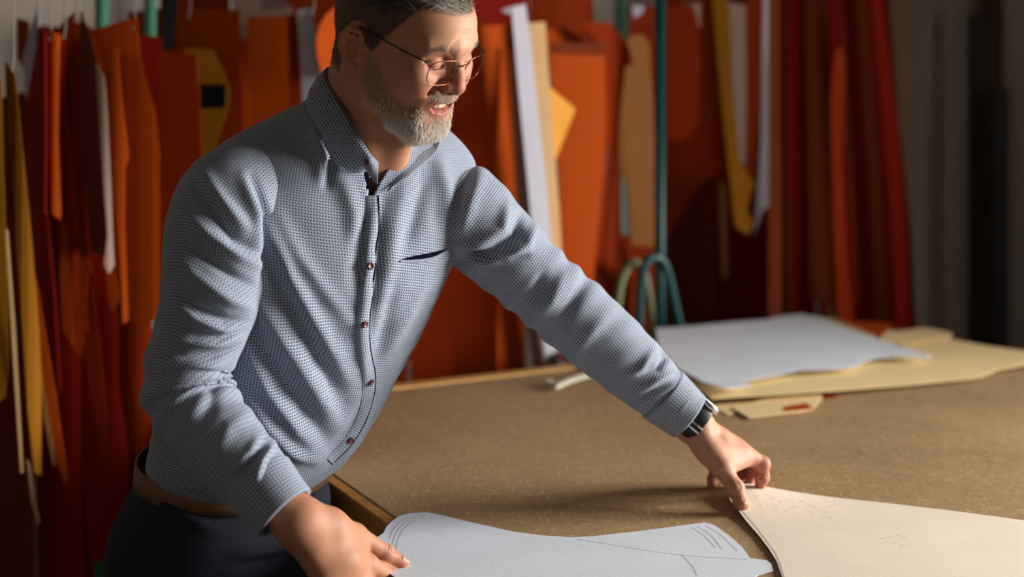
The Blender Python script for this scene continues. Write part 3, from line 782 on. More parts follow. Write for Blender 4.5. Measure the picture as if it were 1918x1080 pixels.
def hair_mat(name, c0, c1, rough=0.45):
    m, nt, b = new_mat(name); N = nt.nodes.new; L = nt.links.new
    at = N('ShaderNodeAttribute'); at.attribute_name = 'tone'
    cr = N('ShaderNodeValToRGB')
    cr.color_ramp.elements[0].color = c0; cr.color_ramp.elements[1].color = c1
    L(at.outputs['Fac'], cr.inputs['Fac']); L(cr.outputs['Color'], b.inputs['Base Color'])
    b.inputs['Roughness'].default_value = rough
    return m
hair_mat('head_hair', srgb(40, 30, 24), srgb(176, 166, 152))
hair_mat('beard_hair', srgb(150, 134, 116), srgb(246, 238, 226))
simple('tooth_enamel', srgb(232, 214, 176), 0.25, var=0.05, scale=300)
simple('nail', srgb(186, 134, 112), 0.3, var=0.04, scale=300)
simple('eye_white', srgb(214, 206, 200), 0.2, var=0.02)
simple('lash', srgb(40, 26, 20), 0.7, var=0.1)
simple('mouth_dark', srgb(70, 20, 18), 0.6, var=0.1)
simple('glasses_metal', srgb(120, 70, 50), 0.28, metal=0.85, var=0.05)
simple('glasses_temple', srgb(40, 26, 24), 0.35, metal=0.3, var=0.05)
simple('denim', srgb(17, 24, 40), 0.85, var=0.22, scale=160, bump=0.35, bump_scale=900)
simple('denim_stitch', srgb(120, 88, 52), 0.8, var=0.1)
simple('rivet_copper', srgb(176, 120, 60), 0.35, metal=0.9, var=0.1)
simple('belt_leather', srgb(112, 80, 52), 0.55, var=0.15, scale=40)
simple('strap_leather', srgb(22, 24, 26), 0.45, var=0.12, scale=150, bump=0.2, bump_scale=500)
simple('steel', srgb(205, 205, 208), 0.22, metal=1.0, var=0.03)
simple('watch_dial', srgb(235, 235, 235), 0.3, var=0.02)
simple('button', srgb(92, 52, 52), 0.35, var=0.1, scale=300)
simple('navy_cloth', srgb(10, 13, 26), 0.95, var=0.1, scale=300, spec=0.02)
simple('shoe_leather', srgb(40, 28, 20), 0.4, var=0.1)
def lens_mat():
    m, nt, b = new_mat('lens_glass')
    N = nt.nodes.new; L = nt.links.new
    out = nt.nodes['Material Output']
    tr = N('ShaderNodeBsdfTransparent'); gl = N('ShaderNodeBsdfGlossy'); gl.inputs['Roughness'].default_value = 0.02
    lw = N('ShaderNodeLayerWeight'); lw.inputs['Blend'].default_value = 0.07
    mx = N('ShaderNodeMixShader')
    L(lw.outputs['Fresnel'], mx.inputs[0]); L(tr.outputs[0], mx.inputs[1]); L(gl.outputs[0], mx.inputs[2])
    L(mx.outputs[0], out.inputs['Surface'])
lens_mat()
# ---------------------------------------------------------------- the man: pose
person = empty('person', (-0.42, 1.80, 0))
tag(person, 'man in a patterned blue shirt leaning over the cutting table', 'person')

HD, HS = 1.64, 1.0
HC = P3(750.0, 88.0, HD)
def head_rot(yaw, pitch, roll):
    cy, sy = math.cos(yaw), math.sin(yaw)
    X = np.array([cy, sy, 0]); Y = np.array([sy, -cy, 0]); Z = np.array([0, 0, 1.0])
    Y2 = math.cos(pitch) * Y - math.sin(pitch) * Z; Z2 = math.sin(pitch) * Y + math.cos(pitch) * Z
    X3 = math.cos(roll) * X + math.sin(roll) * Z2; Z3 = -math.sin(roll) * X + math.cos(roll) * Z2
    return np.stack([X3, Y2, Z3], 1)
HR = head_rot(math.radians(59.5), math.radians(24.8), math.radians(9.6))
def h2w(p): return (np.asarray(p, float) * HS) @ HR.T + HC
def w2h(p): return ((np.asarray(p, float) - HC) @ HR) / HS

NECK_BASE = P3(676, 335, 1.722)      # where the neck meets the chest (world)
# ---------------------------------------------------------------- head
def build_head():
    g = Grid((-0.105, -0.13, -0.22), (0.105, 0.135, 0.145), 0.0016)
    E, C = g.ell, g.cone
    E((0, -0.014, 0.046), (0.0755, 0.098, 0.080))
    E((0, 0.028, 0.050), (0.069, 0.071, 0.056), 0.03)
    E((0, 0.036, -0.012), (0.060, 0.062, 0.072), 0.03)
    for s in (-1, 1):
        C((s * 0.054, 0.004, -0.050), (s * 0.018, 0.072, -0.086), 0.020, 0.020, 0.03)
        C((s * 0.058, -0.004, -0.01), (s * 0.054, 0.006, -0.055), 0.018, 0.018, 0.02)
        E((s * 0.050, 0.062, 0.000), (0.018, 0.022, 0.016), 0.022)          # cheekbone
        E((s * 0.039, 0.070, -0.020), (0.021, 0.020, 0.017), 0.022)         # smiling cheek
        C((s * 0.010, 0.0935, 0.040), (s * 0.047, 0.077, 0.039), 0.0105, 0.008, 0.014)  # brow ridge
    E((0, 0.069, -0.084), (0.024, 0.023, 0.020), 0.02)                       # chin
    E((0, 0.0665, -0.040), (0.034, 0.030, 0.034), 0.02)                       # muzzle
    for s in (-1, 1):
        E((s * 0.033, 0.1025, 0.0165), (0.017, 0.014, 0.0115), 0.014, 's')  # eye socket
        E((s * 0.033, 0.0765, 0.0150), (0.0150, 0.0148, 0.0125), 0.004)      # lids over the eyeball
        C((s * 0.022, 0.0900, 0.0065), (s * 0.043, 0.0830, 0.0060), 0.0035, 0.003, 0.006)  # lower lid bag
        g.chain([(s * 0.020, 0.0885, 0.0125), (s * 0.028, 0.0920, 0.0105), (s * 0.038, 0.0910, 0.0103), (s * 0.047, 0.0840, 0.0130)], 0.0012, 0.002, 's')   # lid gap
        g.chain([(s * 0.019, 0.090, 0.022), (s * 0.030, 0.0930, 0.0250), (s * 0.042, 0.0895, 0.0240), (s * 0.050, 0.081, 0.019)], 0.0013, 0.005, 's')      # lid crease
    # nose
    C((0, 0.0890, 0.029), (0, 0.1030, 0.002), 0.0090, 0.0098, 0.012)
    C((0, 0.1030, 0.002), (0, 0.1060, -0.0125), 0.0098, 0.0128, 0.006)
    for s in (-1, 1):
        E((s * 0.0130, 0.0975, -0.0145), (0.0086, 0.0110, 0.0084), 0.006)
        g.chain([(s * 0.0215, 0.0955, -0.007), (s * 0.0228, 0.0960, -0.015), (s * 0.018, 0.0965, -0.0230)], 0.0016, 0.004, 's')
        E((s * 0.0070, 0.1035, -0.0248), (0.0032, 0.0050, 0.0040), 0.003, 's')
        g.chain([(s * 0.0235, 0.0945, -0.010), (s * 0.034, 0.0870, -0.022), (s * 0.0425, 0.0760, -0.034)], [0.0007, 0.0012, 0.0006], 0.012, 's')  # smile fold
        for zz, y2 in ((0.020, 0.054), (0.013, 0.056), (0.007, 0.060)):       # crow's feet
            C((s * 0.0535, 0.0735, 0.016 + (zz - 0.013) * 0.3), (s * 0.0660, y2, zz + (zz - 0.013) * 0.5), 0.0006, 0.0005, 0.003, 's')
    # open smiling mouth
    arc = [(-0.0345, 0.0655, -0.0385), (-0.023, 0.0830, -0.0450), (-0.011, 0.0920, -0.0480), (0, 0.0940, -0.0488), (0.011, 0.0920, -0.0480), (0.023, 0.0830, -0.0450), (0.0345, 0.0655, -0.0385)]
    g.chain(arc, [0.0030, 0.0064, 0.0082, 0.0086, 0.0082, 0.0064, 0.0030], 0.003, 's')
    lo = [(-0.031, 0.0705, -0.0435), (-0.021, 0.0840, -0.0540), (-0.009, 0.0900, -0.0592), (0.009, 0.0900, -0.0592), (0.021, 0.0840, -0.0540), (0.031, 0.0705, -0.0435)]
    g.chain(lo, [0.0020, 0.0036, 0.0046, 0.0046, 0.0036, 0.0020], 0.003)
    up = [(-0.029, 0.0760, -0.0388), (-0.017, 0.0890, -0.0405), (-0.004, 0.0945, -0.0402), (0.004, 0.0945, -0.0402), (0.017, 0.0890, -0.0405), (0.029, 0.0760, -0.0388)]
    g.chain(up, [0.0018, 0.0026, 0.0032, 0.0032, 0.0026, 0.0018], 0.003)
    # moustache and beard body under the strands
    for s in (-1, 1):
        g.chain([(s * 0.004, 0.0940, -0.0300), (s * 0.018, 0.0895, -0.0330), (s * 0.031, 0.0775, -0.0420)], [0.0066, 0.0066, 0.005], 0.008)
        g.chain([(s * 0.033, 0.0725, -0.0480), (s * 0.030, 0.0735, -0.066), (s * 0.020, 0.0765, -0.086)], [0.007, 0.010, 0.014], 0.012)
        g.chain([(s * 0.059, 0.0095, -0.030), (s * 0.053, 0.0195, -0.058), (s * 0.039, 0.0455, -0.080), (s * 0.016, 0.0695, -0.088)], [0.009, 0.011, 0.013, 0.015], 0.014)
    E((0, 0.0725, -0.086), (0.026, 0.020, 0.015), 0.010)
    # ears
    for s in (-1, 1):
        E((s * 0.0760, -0.018, 0.001), (0.0060, 0.0150, 0.0230), 0.006)
        hx = [(0.0735, 0.006, 0.003), (0.0790, 0.007, 0.015), (0.0830, -0.003, 0.0255), (0.0865, -0.016, 0.0250), (0.0880, -0.0245, 0.012), (0.0865, -0.024, -0.004), (0.0820, -0.015, -0.017), (0.0780, -0.004, -0.0245)]
        g.chain([(s * a, b - 0.008, c) for a, b, c in hx], [0.0030, 0.0036, 0.0040, 0.0042, 0.0042, 0.0042, 0.0048, 0.0066], 0.003)
        E((s * 0.0840, -0.0125, -0.003), (0.0080, 0.0085, 0.0110), 0.003, 's')
        g.chain([(s * 0.0835, -0.008, 0.0215), (s * 0.0850, -0.021, 0.0205), (s * 0.0862, -0.0265, 0.008)], 0.0022, 0.002, 's')
        g.chain([(s * 0.0845, -0.016, 0.0180), (s * 0.0850, -0.026, 0.0140), (s * 0.0850, -0.0285, 0.0), (s * 0.0820, -0.0220, -0.0150)], 0.0030, 0.003)
        E((s * 0.0765, -0.0045, -0.0055), (0.0040, 0.0042, 0.0065), 0.004)
    # neck down to the chest
    nb = w2h(NECK_BASE)
    top = np.array([0, -0.020, -0.040])
    C(top, nb, 0.056, 0.058, 0.025)
    C((0, -0.045, 0.0), nb + np.array([0, -0.035, 0.01]), 0.050, 0.056, 0.03)
    for s in (-1, 1):
        C((s * 0.056, -0.028, -0.040), nb + (np.array([s * 0.022, 0.052, -0.01])), 0.011, 0.011, 0.02)   # neck muscle
    C((0, 0.040, -0.105), nb + np.array([0, 0.050, 0.01]), 0.014, 0.014, 0.03)
    V, Q = g.mesh(2)
    return V, Q
HV, HQ = build_head()                      # in head coordinates
HN = vnormals(HV, HQ)
def lip_mask(p):
    x, y, z = np.abs(p[:, 0]), p[:, 1], p[:, 2]
    curve = -0.0510 + 0.0105 * (x / 0.0345) ** 2 
    return np.maximum(sstep(0.0125, 0.0100, np.abs(z - curve)) * (z < curve + 0.002), sstep(0.0100, 0.0085, np.abs(z - curve))) * sstep(0.037, 0.032, x) * sstep(0.057, 0.065, y)
def beard_mask(p):
    x, y, z = np.abs(p[:, 0]), p[:, 1], p[:, 2]
    top = np.interp(y, [-0.02, 0.008, 0.020, 0.030, 0.042, 0.055, 0.068, 0.080, 0.09], [0.006, 0.006, -0.004, -0.024, -0.040, -0.047, -0.050, -0.048, -0.04])
    m = sstep(0.010, -0.014, z - top)
    mous = sstep(0.037, 0.030, x) * sstep(0.070, 0.078, y) * sstep(-0.0225, -0.0265, z)
    m = np.maximum(m, mous)
    m *= sstep(0.002, 0.012, y - np.maximum(-(z + 0.03), 0) * 0.55) * (1 - sstep(0.0, 0.02, -(z + 0.092) - np.maximum(y - 0.045, 0) * 1.1))
    m *= 1 - sstep(0.055, 0.03, y) * sstep(-0.065, -0.085, z)
    under = np.exp(-((x - 0.020) / 0.010) ** 2 - ((z + 0.0655) / 0.0075) ** 2) * (y > 0.052)   # bare patch below the lip corner
    return m * (1 - lip_mask(p)) * (1 - 0.8 * under)
def hair_mask(p):
    x, y, z = np.abs(p[:, 0]), p[:, 1], p[:, 2]
    line = np.interp(y, [-0.2, -0.042, -0.038, -0.018, -0.004, 0.000, 0.010, 0.020, 0.034, 0.046, 0.056, 0.066, 0.080, 0.100], [-0.052, -0.048, 0.026, 0.036, 0.034, 0.004, 0.004, 0.022, 0.040, 0.058, 0.080, 0.090, 0.084, 0.082])
    line = np.where(x < 0.035, np.maximum(line, np.interp(y, [0.05, 0.06, 0.10], [-1, 0.078, 0.082])), line)
    ear = ((y + 0.020) / 0.024) ** 2 + (z / 0.036) ** 2 < 1
    return sstep(-0.004, 0.006, z - line) * ((~ear) | (x < 0.070))
def mixc(base, col, m): return base * (1 - m[:, None]) + np.array(col[:3])[None] * m[:, None]
def head_tint(p):
    c = np.tile(np.array(srgb(196, 136, 102)[:3]), (len(p), 1))
    red = np.array(srgb(196, 104, 80)[:3])
    for ctr, r, w in (((0, 0.112, -0.008), 0.018, 0.75), ((0.04, 0.075, -0.018), 0.022, 0.5), ((-0.04, 0.075, -0.018), 0.022, 0.5), ((-0.085, -0.015, 0.0), 0.03, 0.5), ((0.085, -0.015, 0), 0.03, 0.5), ((-0.033, 0.09, 0.018), 0.016, 0.3)):
        c = mixc(c, red, w * bump_at(p, ctr, r))
    c = mixc(c, srgb(222, 166, 132), 0.5 * bump_at(p, (0, 0.1, 0.065), 0.035))
    c = mixc(c, srgb(112, 92, 78), 0.65 * beard_mask(p))
    c = mixc(c, srgb(52, 40, 33), 0.85 * hair_mask(p))  # hair base tone, with hair shadow on the scalp painted in
    c = mixc(c, srgb(166, 92, 78), 0.85 * lip_mask(p))
    inside = lip_mask(p) * sstep(0.0065, 0.004, np.abs(p[:, 2] + 0.0480 - 0.008 * (p[:, 0] / 0.032) ** 2)) * (p[:, 1] < 0.0885 - 18 * p[:, 0] ** 2)
    c = mixc(c, srgb(74, 24, 22), inside)
    return c

# ---------------------------------------------------------------- hands
def hand_grid(pts, h=0.0014, pad=0.048):
    A = np.array(pts)
    return Grid(A.min(0) - pad, A.max(0) + pad, h)

def finger(g, pts, rs, k=0.004):
    g.chain(pts, rs, k)
    for i in range(1, len(pts) - 1):                       # knuckle swelling
        g.ell(pts[i], (rs[i] * 1.07,) * 3, 0.006)

# left hand on the cream pattern ------------------------------------------------
LW = P3(1300, 796, 1.838)              # wrist
l_mcp = [P3(1392, 846, 1.868), P3(1385, 842, 1.892), P3(1369, 845, 1.912), P3(1350, 853, 1.926)]
l_thumb = [P3(1312, 832, 1.822), P3(1351, 873, 1.806), P3(1377, 914, 1.792), P3(1388, 941, 1.782)]
l_idx = [l_mcp[0], P3(1428, 868, 1.872), P3(1428, 893, 1.872), P3(1423, 910, 1.872)]
l_mid = [l_mcp[1], P3(1410, 862, 1.905), P3(1411, 886, 1.905), P3(1404, 903, 1.898)]
l_rng = [l_mcp[2], P3(1392, 866, 1.925), P3(1384, 890, 1.918), P3(1372, 903, 1.912)]
l_pnk = [l_mcp[3], P3(1342, 880, 1.920), P3(1338, 897, 1.905), P3(1334, 905, 1.895)]
def build_left_hand():
    el = P3(1236, 726, 1.842)
    g = hand_grid([LW, el] + l_mcp + l_thumb + l_idx + l_mid + l_rng + l_pnk)
    ax = (LW - el) / np.linalg.norm(LW - el)
    # forearm and wrist, wider than thick
    side = P3(1300 + 20, 796 - 18, 1.838) - LW
    for s in (-0.55, 0.55): g.cone(el + side * s * 1.25, LW + side * s, 0.024, 0.0195, 0.02)
    # palm slab: metacarpals
    for m, r in zip(l_mcp, (0.0125, 0.0125, 0.012, 0.011)):
        q = LW + (m - LW) * 0.12
        g.cone(q, m, 0.0165, r, 0.016)
    mid = (LW + l_mcp[1] + l_mcp[2]) / 3
    g.ell(mid + np.array([0.004, 0, -0.008]), (0.026, 0.026, 0.016), 0.02)
    # thumb base
    g.cone(LW + np.array([0.006, -0.010, -0.004]), l_thumb[1], 0.0165, 0.0135, 0.012)
    g.cone(l_thumb[0], l_thumb[1], 0.0165, 0.0132, 0.012)
    g.cone(l_thumb[1], (l_mcp[0] * 0.55 + LW * 0.45), 0.0105, 0.012, 0.016)           # web
    finger(g, l_thumb[1:], [0.0132, 0.0126, 0.0112], 0.004)
    g.ell(P3(1328, 846, 1.822), (0.017, 0.016, 0.015), 0.015)
    g.ell(l_thumb[3] + np.array([0.0005, -0.001, -0.002]), (0.0108, 0.0095, 0.0105), 0.005)
    finger(g, l_idx, [0.0125, 0.0108, 0.0095, 0.0082])
    finger(g, l_mid, [0.0125, 0.0106, 0.0095, 0.0082])
    finger(g, l_rng, [0.0120, 0.0102, 0.0092, 0.0080])
    finger(g, l_pnk, [0.0115, 0.0104, 0.0098, 0.0086])
    g.cone(P3(1358, 876, 1.814), P3(1402, 858, 1.866), 0.0130, 0.0105, 0.014)
    g.cone(P3(1340, 850, 1.824), P3(1384, 850, 1.856), 0.0160, 0.0125, 0.016)
    # creases over the thumb joint
    t = l_thumb[2]; tdir = (l_thumb[3] - l_thumb[1]); tdir /= np.linalg.norm(tdir)
    sd = np.array([1.0, 0.1, 0.25]); sd -= tdir * (sd @ tdir); sd /= np.linalg.norm(sd)
    up = np.cross(sd, tdir); up = up if up[1] < 0 else -up
    for o in (-0.005, -0.0017, 0.0017, 0.005):
        c = t + tdir * o + up * 0.0130
        g.cone(c - sd * 0.006, c + sd * 0.006, 0.0003, 0.0003, 0.0026, 's')
    for o in (0.0, 0.012):
        c = l_idx[2] + (l_idx[1] - l_idx[2]) * (0.1 + o * 20)
        g.cone(c + np.array([-0.009, -0.0096, 0]), c + np.array([0.009, -0.0096, 0.001]), 0.0007, 0.0007, 0.0022, 's')
    V, Q = g.mesh(2)
    return V, Q, (t, tdir, sd, up)
LHV, LHQ, LTF = build_left_hand()

# right hand pinching the white pattern ------------------------------------------
RW = P3(553, 973, 1.464)
r_mcp = [P3(688, 1058, 1.520), P3(672, 1090, 1.500), P3(648, 1108, 1.482), P3(622, 1112, 1.464)]
r_thumb = [P3(618, 984, 1.492), P3(664, 1000, 1.535), P3(722, 1038, 1.556), P3(752, 1054, 1.562)]
r_idx = [r_mcp[0], P3(728, 1080, 1.548), P3(754, 1098, 1.572), P3(768, 1104, 1.588)]
r_mid = [r_mcp[1], P3(718, 1116, 1.535), P3(748, 1128, 1.562), P3(762, 1132, 1.578)]
r_rng = [r_mcp[2], P3(700, 1142, 1.515), P3(728, 1156, 1.542), P3(742, 1158, 1.558)]
r_pnk = [r_mcp[3], P3(664, 1156, 1.488), P3(688, 1172, 1.510), P3(702, 1176, 1.524)]
def build_right_hand():
    el = P3(484, 900, 1.487)
    g = hand_grid([RW, el] + r_mcp + r_thumb + r_idx + r_mid + r_rng + r_pnk)
    side = P3(553 + 14, 973 - 17, 1.478) - RW
    for s in (-0.6, 0.6): g.cone(el + side * s * 0.8, RW + side * s, 0.024, 0.0205, 0.02)
    for m, r in zip(r_mcp, (0.0145, 0.0145, 0.0135, 0.0125)):
        g.cone(RW + (m - RW) * 0.1, m, 0.0185, r, 0.018)
    g.ell((RW + r_mcp[0] + r_mcp[2]) / 3, (0.030, 0.026, 0.022), 0.02)
    g.cone(RW + (r_thumb[0] - RW) * 0.2, r_thumb[0], 0.0165, 0.0165, 0.03)
    g.cone(r_thumb[0], r_thumb[1], 0.0165, 0.0142, 0.02)
    g.cone(r_thumb[1] * 0.75 + r_mcp[0] * 0.25, r_mcp[0] * 0.6 + RW * 0.4, 0.0115, 0.0140, 0.016)
    finger(g, r_thumb[1:], [0.0135, 0.0118, 0.0092], 0.004)
    finger(g, r_idx, [0.0140, 0.0112, 0.0098, 0.0084])
    finger(g, r_mid, [0.0140, 0.0112, 0.0098, 0.0084])
    finger(g, r_rng, [0.0132, 0.0108, 0.0096, 0.0082])
    finger(g, r_pnk, [0.0122, 0.0100, 0.0090, 0.0076])
    t = r_thumb[2]; td = r_thumb[3] - r_thumb[1]; td /= np.linalg.norm(td)
    up = np.array([0.35, -0.35, 0.85]); up -= td * (up @ td); up /= np.linalg.norm(up)
    sd = np.cross(td, up)
    for o in (-0.006, -0.002, 0.002, 0.006):
        c = t + td * o + up * 0.0122
        g.cone(c - sd * 0.006, c + sd * 0.006, 0.0003, 0.0003, 0.0026, 's')
    V, Q = g.mesh(2)
    return V, Q, (t, td, sd, up)
RHV, RHQ, RTF = build_right_hand()

def hand_tint(V, joints, base=(205, 148, 118)):
    c = np.tile(np.array(srgb(*base)[:3]), (len(V), 1))
    for j, r, w in joints: c = mixc(c, srgb(204, 112, 92), w * bump_at(V, j, r))
    return c
LT = hand_tint(LHV, [(q, 0.015, 0.45) for q in l_mcp + l_idx[1:3] + l_mid[1:3] + l_rng[1:3]] + [(l_thumb[2], 0.013, 0.35), (l_thumb[3], 0.013, 0.45), (l_idx[3], 0.014, 0.5), (l_pnk[2], 0.02, 0.6), (l_mid[2], 0.02, 0.5)])
RT = hand_tint(RHV, [(q, 0.016, 0.4) for q in r_mcp + r_idx[1:3]] + [(r_thumb[2], 0.013, 0.3), (r_thumb[3], 0.013, 0.5)], (196, 136, 104))

# ---------------------------------------------------------------- trunk, arms and legs under the clothes
def build_core():
    g = Grid((-0.75, 1.35, -0.02), (0.42, 2.15, 1.45), 0.011)
    hip = np.array([-0.440, 1.83, 0.90])
    g.chain([P3(436,892,1.832), P3(490,760,1.805), P3(585,540,1.750), P3(630,410,1.715)], [0.095, 0.11, 0.10, 0.075], 0.03)
    g.cone(P3(630,410,1.715), NECK_BASE, 0.075, 0.055, 0.03)
    ls = [P3(800,360,1.778), P3(928,455,1.800), P3(1090,602,1.830), P3(1236,726,1.842), LW]
    rs_ = [P3(470,345,1.640), P3(408,430,1.586), P3(357,690,1.556), P3(372,750,1.545), P3(476,890,1.490), RW]
    g.chain([P3(630,400,1.715)] + ls, [0.03, 0.030, 0.036, 0.034, 0.024, 0.020], 0.02)
    g.chain([P3(630,400,1.715)] + rs_, [0.03, 0.030, 0.036, 0.034, 0.032, 0.026, 0.022], 0.02)
    for s in (-1, 1):
        a = hip + s * np.array([0.028, 0.075, -0.10])
        k_ = np.array([-0.45 + s * 0.04, 1.84 + s * 0.11, 0.48]); f = np.array([-0.47 + s * 0.05, 1.84 + s * 0.13, 0.09])
        g.chain([a, k_, f], [0.060, 0.046, 0.034], 0.03)
    return g.mesh(2)
CVt, CQ = build_core()

def merge(parts):
    V, Q, T_ = [], [], []
    o = 0
    for v, q, t in parts:
        V.append(v); Q.append(q + o); T_.append(t); o += len(v)
    return np.vstack(V), np.vstack(Q), np.vstack(T_)
bV, bQ, bT = merge([(h2w(HV), HQ, head_tint(HV)), (LHV, LHQ, LT), (RHV, RHQ, RT), (CVt, CQ, np.tile(np.array(srgb(206, 148, 116)[:3]), (len(CVt), 1)))])
body = npmesh('body', bV, bQ, MATS['skin'], person, True, {'tint': bT * 0.74})

def frame_patch(name, c, ax1, ax2, nrm, w, l, mat, parent, bulge=0.0015, n=7, sq=3.0):
    """small domed nail-like patch"""
    V, Q = [], []
    for i in range(n):
        for j in range(n):
            a, b = 2 * i / (n - 1) - 1, 2 * j / (n - 1) - 1
            r = (abs(a) ** sq + abs(b) ** sq) ** (1 / sq)
            m = max(abs(a), abs(b))
            f = m / r if r > 0 else 1
            a, b = a * f, b * f
            V.append(c + ax1 * (a * w / 2) + ax2 * (b * l / 2) + nrm * (bulge * (1 - a * a) - 0.0022 * a * a))
    for i in range(n - 1):
        for j in range(n - 1): Q.append((i * n + j, (i + 1) * n + j, (i + 1) * n + j + 1, i * n + j + 1))
    o = npmesh(name, np.array(V), np.array(Q), mat, parent, True)
    sm_ = o.modifiers.new('thickness', 'SOLIDIFY'); sm_.thickness = 0.0007; sm_.offset = 0
    return o
t, td, sd, up = LTF
tip = l_thumb[3]
frame_patch('thumbnail', tip + td * 0.0 + up * 0.0104, sd, td, (up + 0.1 * td), 0.0135, 0.0135, MATS['nail'], body)
t, td, sd, up = RTF
frame_patch('thumbnail', r_thumb[3] + td * 0.0 + up * 0.0076, sd, td, up, 0.0125, 0.013, MATS['nail'], body)

# ---------------------------------------------------------------- teeth, lids, brows
def head_obj(name, V, Q, mat, smooth=True, attrs=None):
    return npmesh(name, h2w(np.array(V)), np.array(Q), mat, person, smooth, attrs)
def teeth():
    V, Q = [], []
    xs = [-0.0255, -0.0210, -0.0165, -0.0110, -0.0045 * 0 , 0.0110, 0.0165, 0.0210, 0.0255]
    xs = [-0.0265, -0.0215, -0.0160, -0.0088, 0.0, 0.0088, 0.0160, 0.0215, 0.0265]
    for i in range(len(xs) - 1):
        a, b = xs[i] + 0.0003, xs[i + 1] - 0.0003
        n0 = len(V)
        for zz, yy in ((-0.0395, 0.0), (-0.0455, 0.0012), (-0.0515, 0.0004), (-0.0522, -0.002)):
            for k in range(5):
                f = k / 4; x_ = a + (b - a) * f
                y_ = 0.0915 - 20.0 * x_ * x_ + yy + 0.0008 * (1 - (2 * f - 1) ** 2)
                dz = 0.0050 * (x_ / 0.0265) ** 2 + (0.0006 * (2 * f - 1) ** 2 if zz < -0.046 else 0)
                V.append((x_, y_, zz + dz))
        for r in range(3):
            for k in range(4): Q.append((n0 + r * 5 + k, n0 + r * 5 + k + 1, n0 + (r + 1) * 5 + k + 1, n0 + (r + 1) * 5 + k))
    return head_obj('teeth', V, Q, MATS['tooth_enamel'])
teeth()
def head_tube(name, pts, rad, mat, parent=None, n=20, closed=False, seg=8):
    c = catmull(pts, n) if not closed else np.array(pts)
    rr_ = rad if not hasattr(rad, '__len__') else list(np.interp(np.linspace(0, 1, len(c)), np.linspace(0, 1, len(rad)), rad))
    return tube(name, [Vector(p) for p in h2w(c)], rr_, mat, parent if parent is not None else person, seg, closed)
for s in (-1, 1):
    head_tube('eyelashes', [(s * 0.021, 0.0892, 0.0122), (s * 0.028, 0.0927, 0.0100), (s * 0.038, 0.0917, 0.0098), (s * 0.047, 0.0845, 0.0128)], [0.0003, 0.0006, 0.0006, 0.0003], MATS['lash'])

def strands(name, V, N, Q, mask, count, length, comb, lift, width, mat, seed, tone, curl=0.25, segs=3):
    """short hairs growing from a surface; everything in head coordinates"""
    r_ = np.random.default_rng(seed)
    tri = np.vstack([Q[:, [0, 1, 2]], Q[:, [0, 2, 3]]])
    ctr = V[tri].mean(1)
    ar = np.linalg.norm(np.cross(V[tri[:, 1]] - V[tri[:, 0]], V[tri[:, 2]] - V[tri[:, 0]]), axis=1)
    w = ar * mask(ctr)
    w /= w.sum()
    f = r_.choice(len(tri), count, p=w)
    u = r_.random((count, 2)); fl = u.sum(1) > 1; u[fl] = 1 - u[fl]
    T3 = tri[f]
    p = V[T3[:, 0]] + (V[T3[:, 1]] - V[T3[:, 0]]) * u[:, :1] + (V[T3[:, 2]] - V[T3[:, 0]]) * u[:, 1:]
    n = N[T3].mean(1); n /= np.linalg.norm(n, axis=1, keepdims=True)
    cb = comb(p)
    cb = cb - n * (cb * n).sum(1, keepdims=True)
    cb /= np.linalg.norm(cb, axis=1, keepdims=True) + 1e-9
    cb += r_.normal(0, curl, (count, 3)); cb /= np.linalg.norm(cb, axis=1, keepdims=True)
    lf = lift(p)[:, None] * (0.7 + 0.6 * r_.random((count, 1)))
    dirn = cb * (1 - lf) + n * lf
    dirn /= np.linalg.norm(dirn, axis=1, keepdims=True)
    L_ = length(p)[:, None] * (0.6 + 0.7 * r_.random((count, 1)))
    sd_ = np.cross(dirn, n); sd_ /= np.linalg.norm(sd_, axis=1, keepdims=True) + 1e-9
    nn = np.cross(sd_, dirn)
    rings = []
    for s_ in range(segs + 1):
        tt = s_ / segs
        c = p - n * 0.0008 + dirn * L_ * tt - nn * L_ * 0.28 * tt * tt
        wd = width * (1 - 0.85 * tt)
        for a in (0, 2.094, 4.189):
            rings.append(c + (sd_ * math.cos(a) + nn * math.sin(a)) * wd)
    A = np.stack(rings, 1)                                   # count, (segs+1)*3, 3
    m = (segs + 1) * 3
    q = []
    for s_ in range(segs):
        for a in range(3):
            b = (a + 1) % 3
            q.append((s_ * 3 + a, s_ * 3 + b, s_ * 3 + 3 + b, s_ * 3 + 3 + a))
    q = np.array(q)
    QQ = (q[None] + (np.arange(count) * m)[:, None, None]).reshape(-1, 4)
    tn = np.clip(tone(p) + r_.normal(0, 0.16, count), 0, 1)
    return head_obj(name, A.reshape(-1, 3), QQ, mat, True, {'tone': np.repeat(tn, m)})

def comb_hair(p):
    back = np.stack([p[:, 0] * 0 , -np.ones(len(p)), -0.35 * np.ones(len(p))], 1)
    front = np.stack([-0.5 * np.ones(len(p)), 0.5 * np.ones(len(p)), 0.6 * np.ones(len(p))], 1)
    w = sstep(0.03, 0.07, p[:, 1])[:, None] * sstep(0.06, 0.085, p[:, 2])[:, None]
    side = np.stack([p[:, 0] * 0, -0.55 * np.ones(len(p)), -0.9 * np.ones(len(p))], 1)
    w2 = sstep(0.07, 0.03, p[:, 2])[:, None]
    return back * (1 - w) * (1 - w2) + front * w + side * w2
strands('hair', HV, HN, HQ, hair_mask, 24000,
        lambda p: 0.009 + 0.014 * sstep(0.05, 0.10, p[:, 2]), comb_hair, lambda p: 0.12 + 0.30 * sstep(0.06, 0.10, p[:, 2]), 0.00030, MATS['head_hair'], 3,
        lambda p: 0.02 + 0.22 * sstep(0.02, 0.05, p[:, 1]) + 0.55 * sstep(0.055, 0.085, p[:, 1]) + 0.15 * sstep(0.02, -0.02, p[:, 2]) * (p[:, 1] > -0.01))
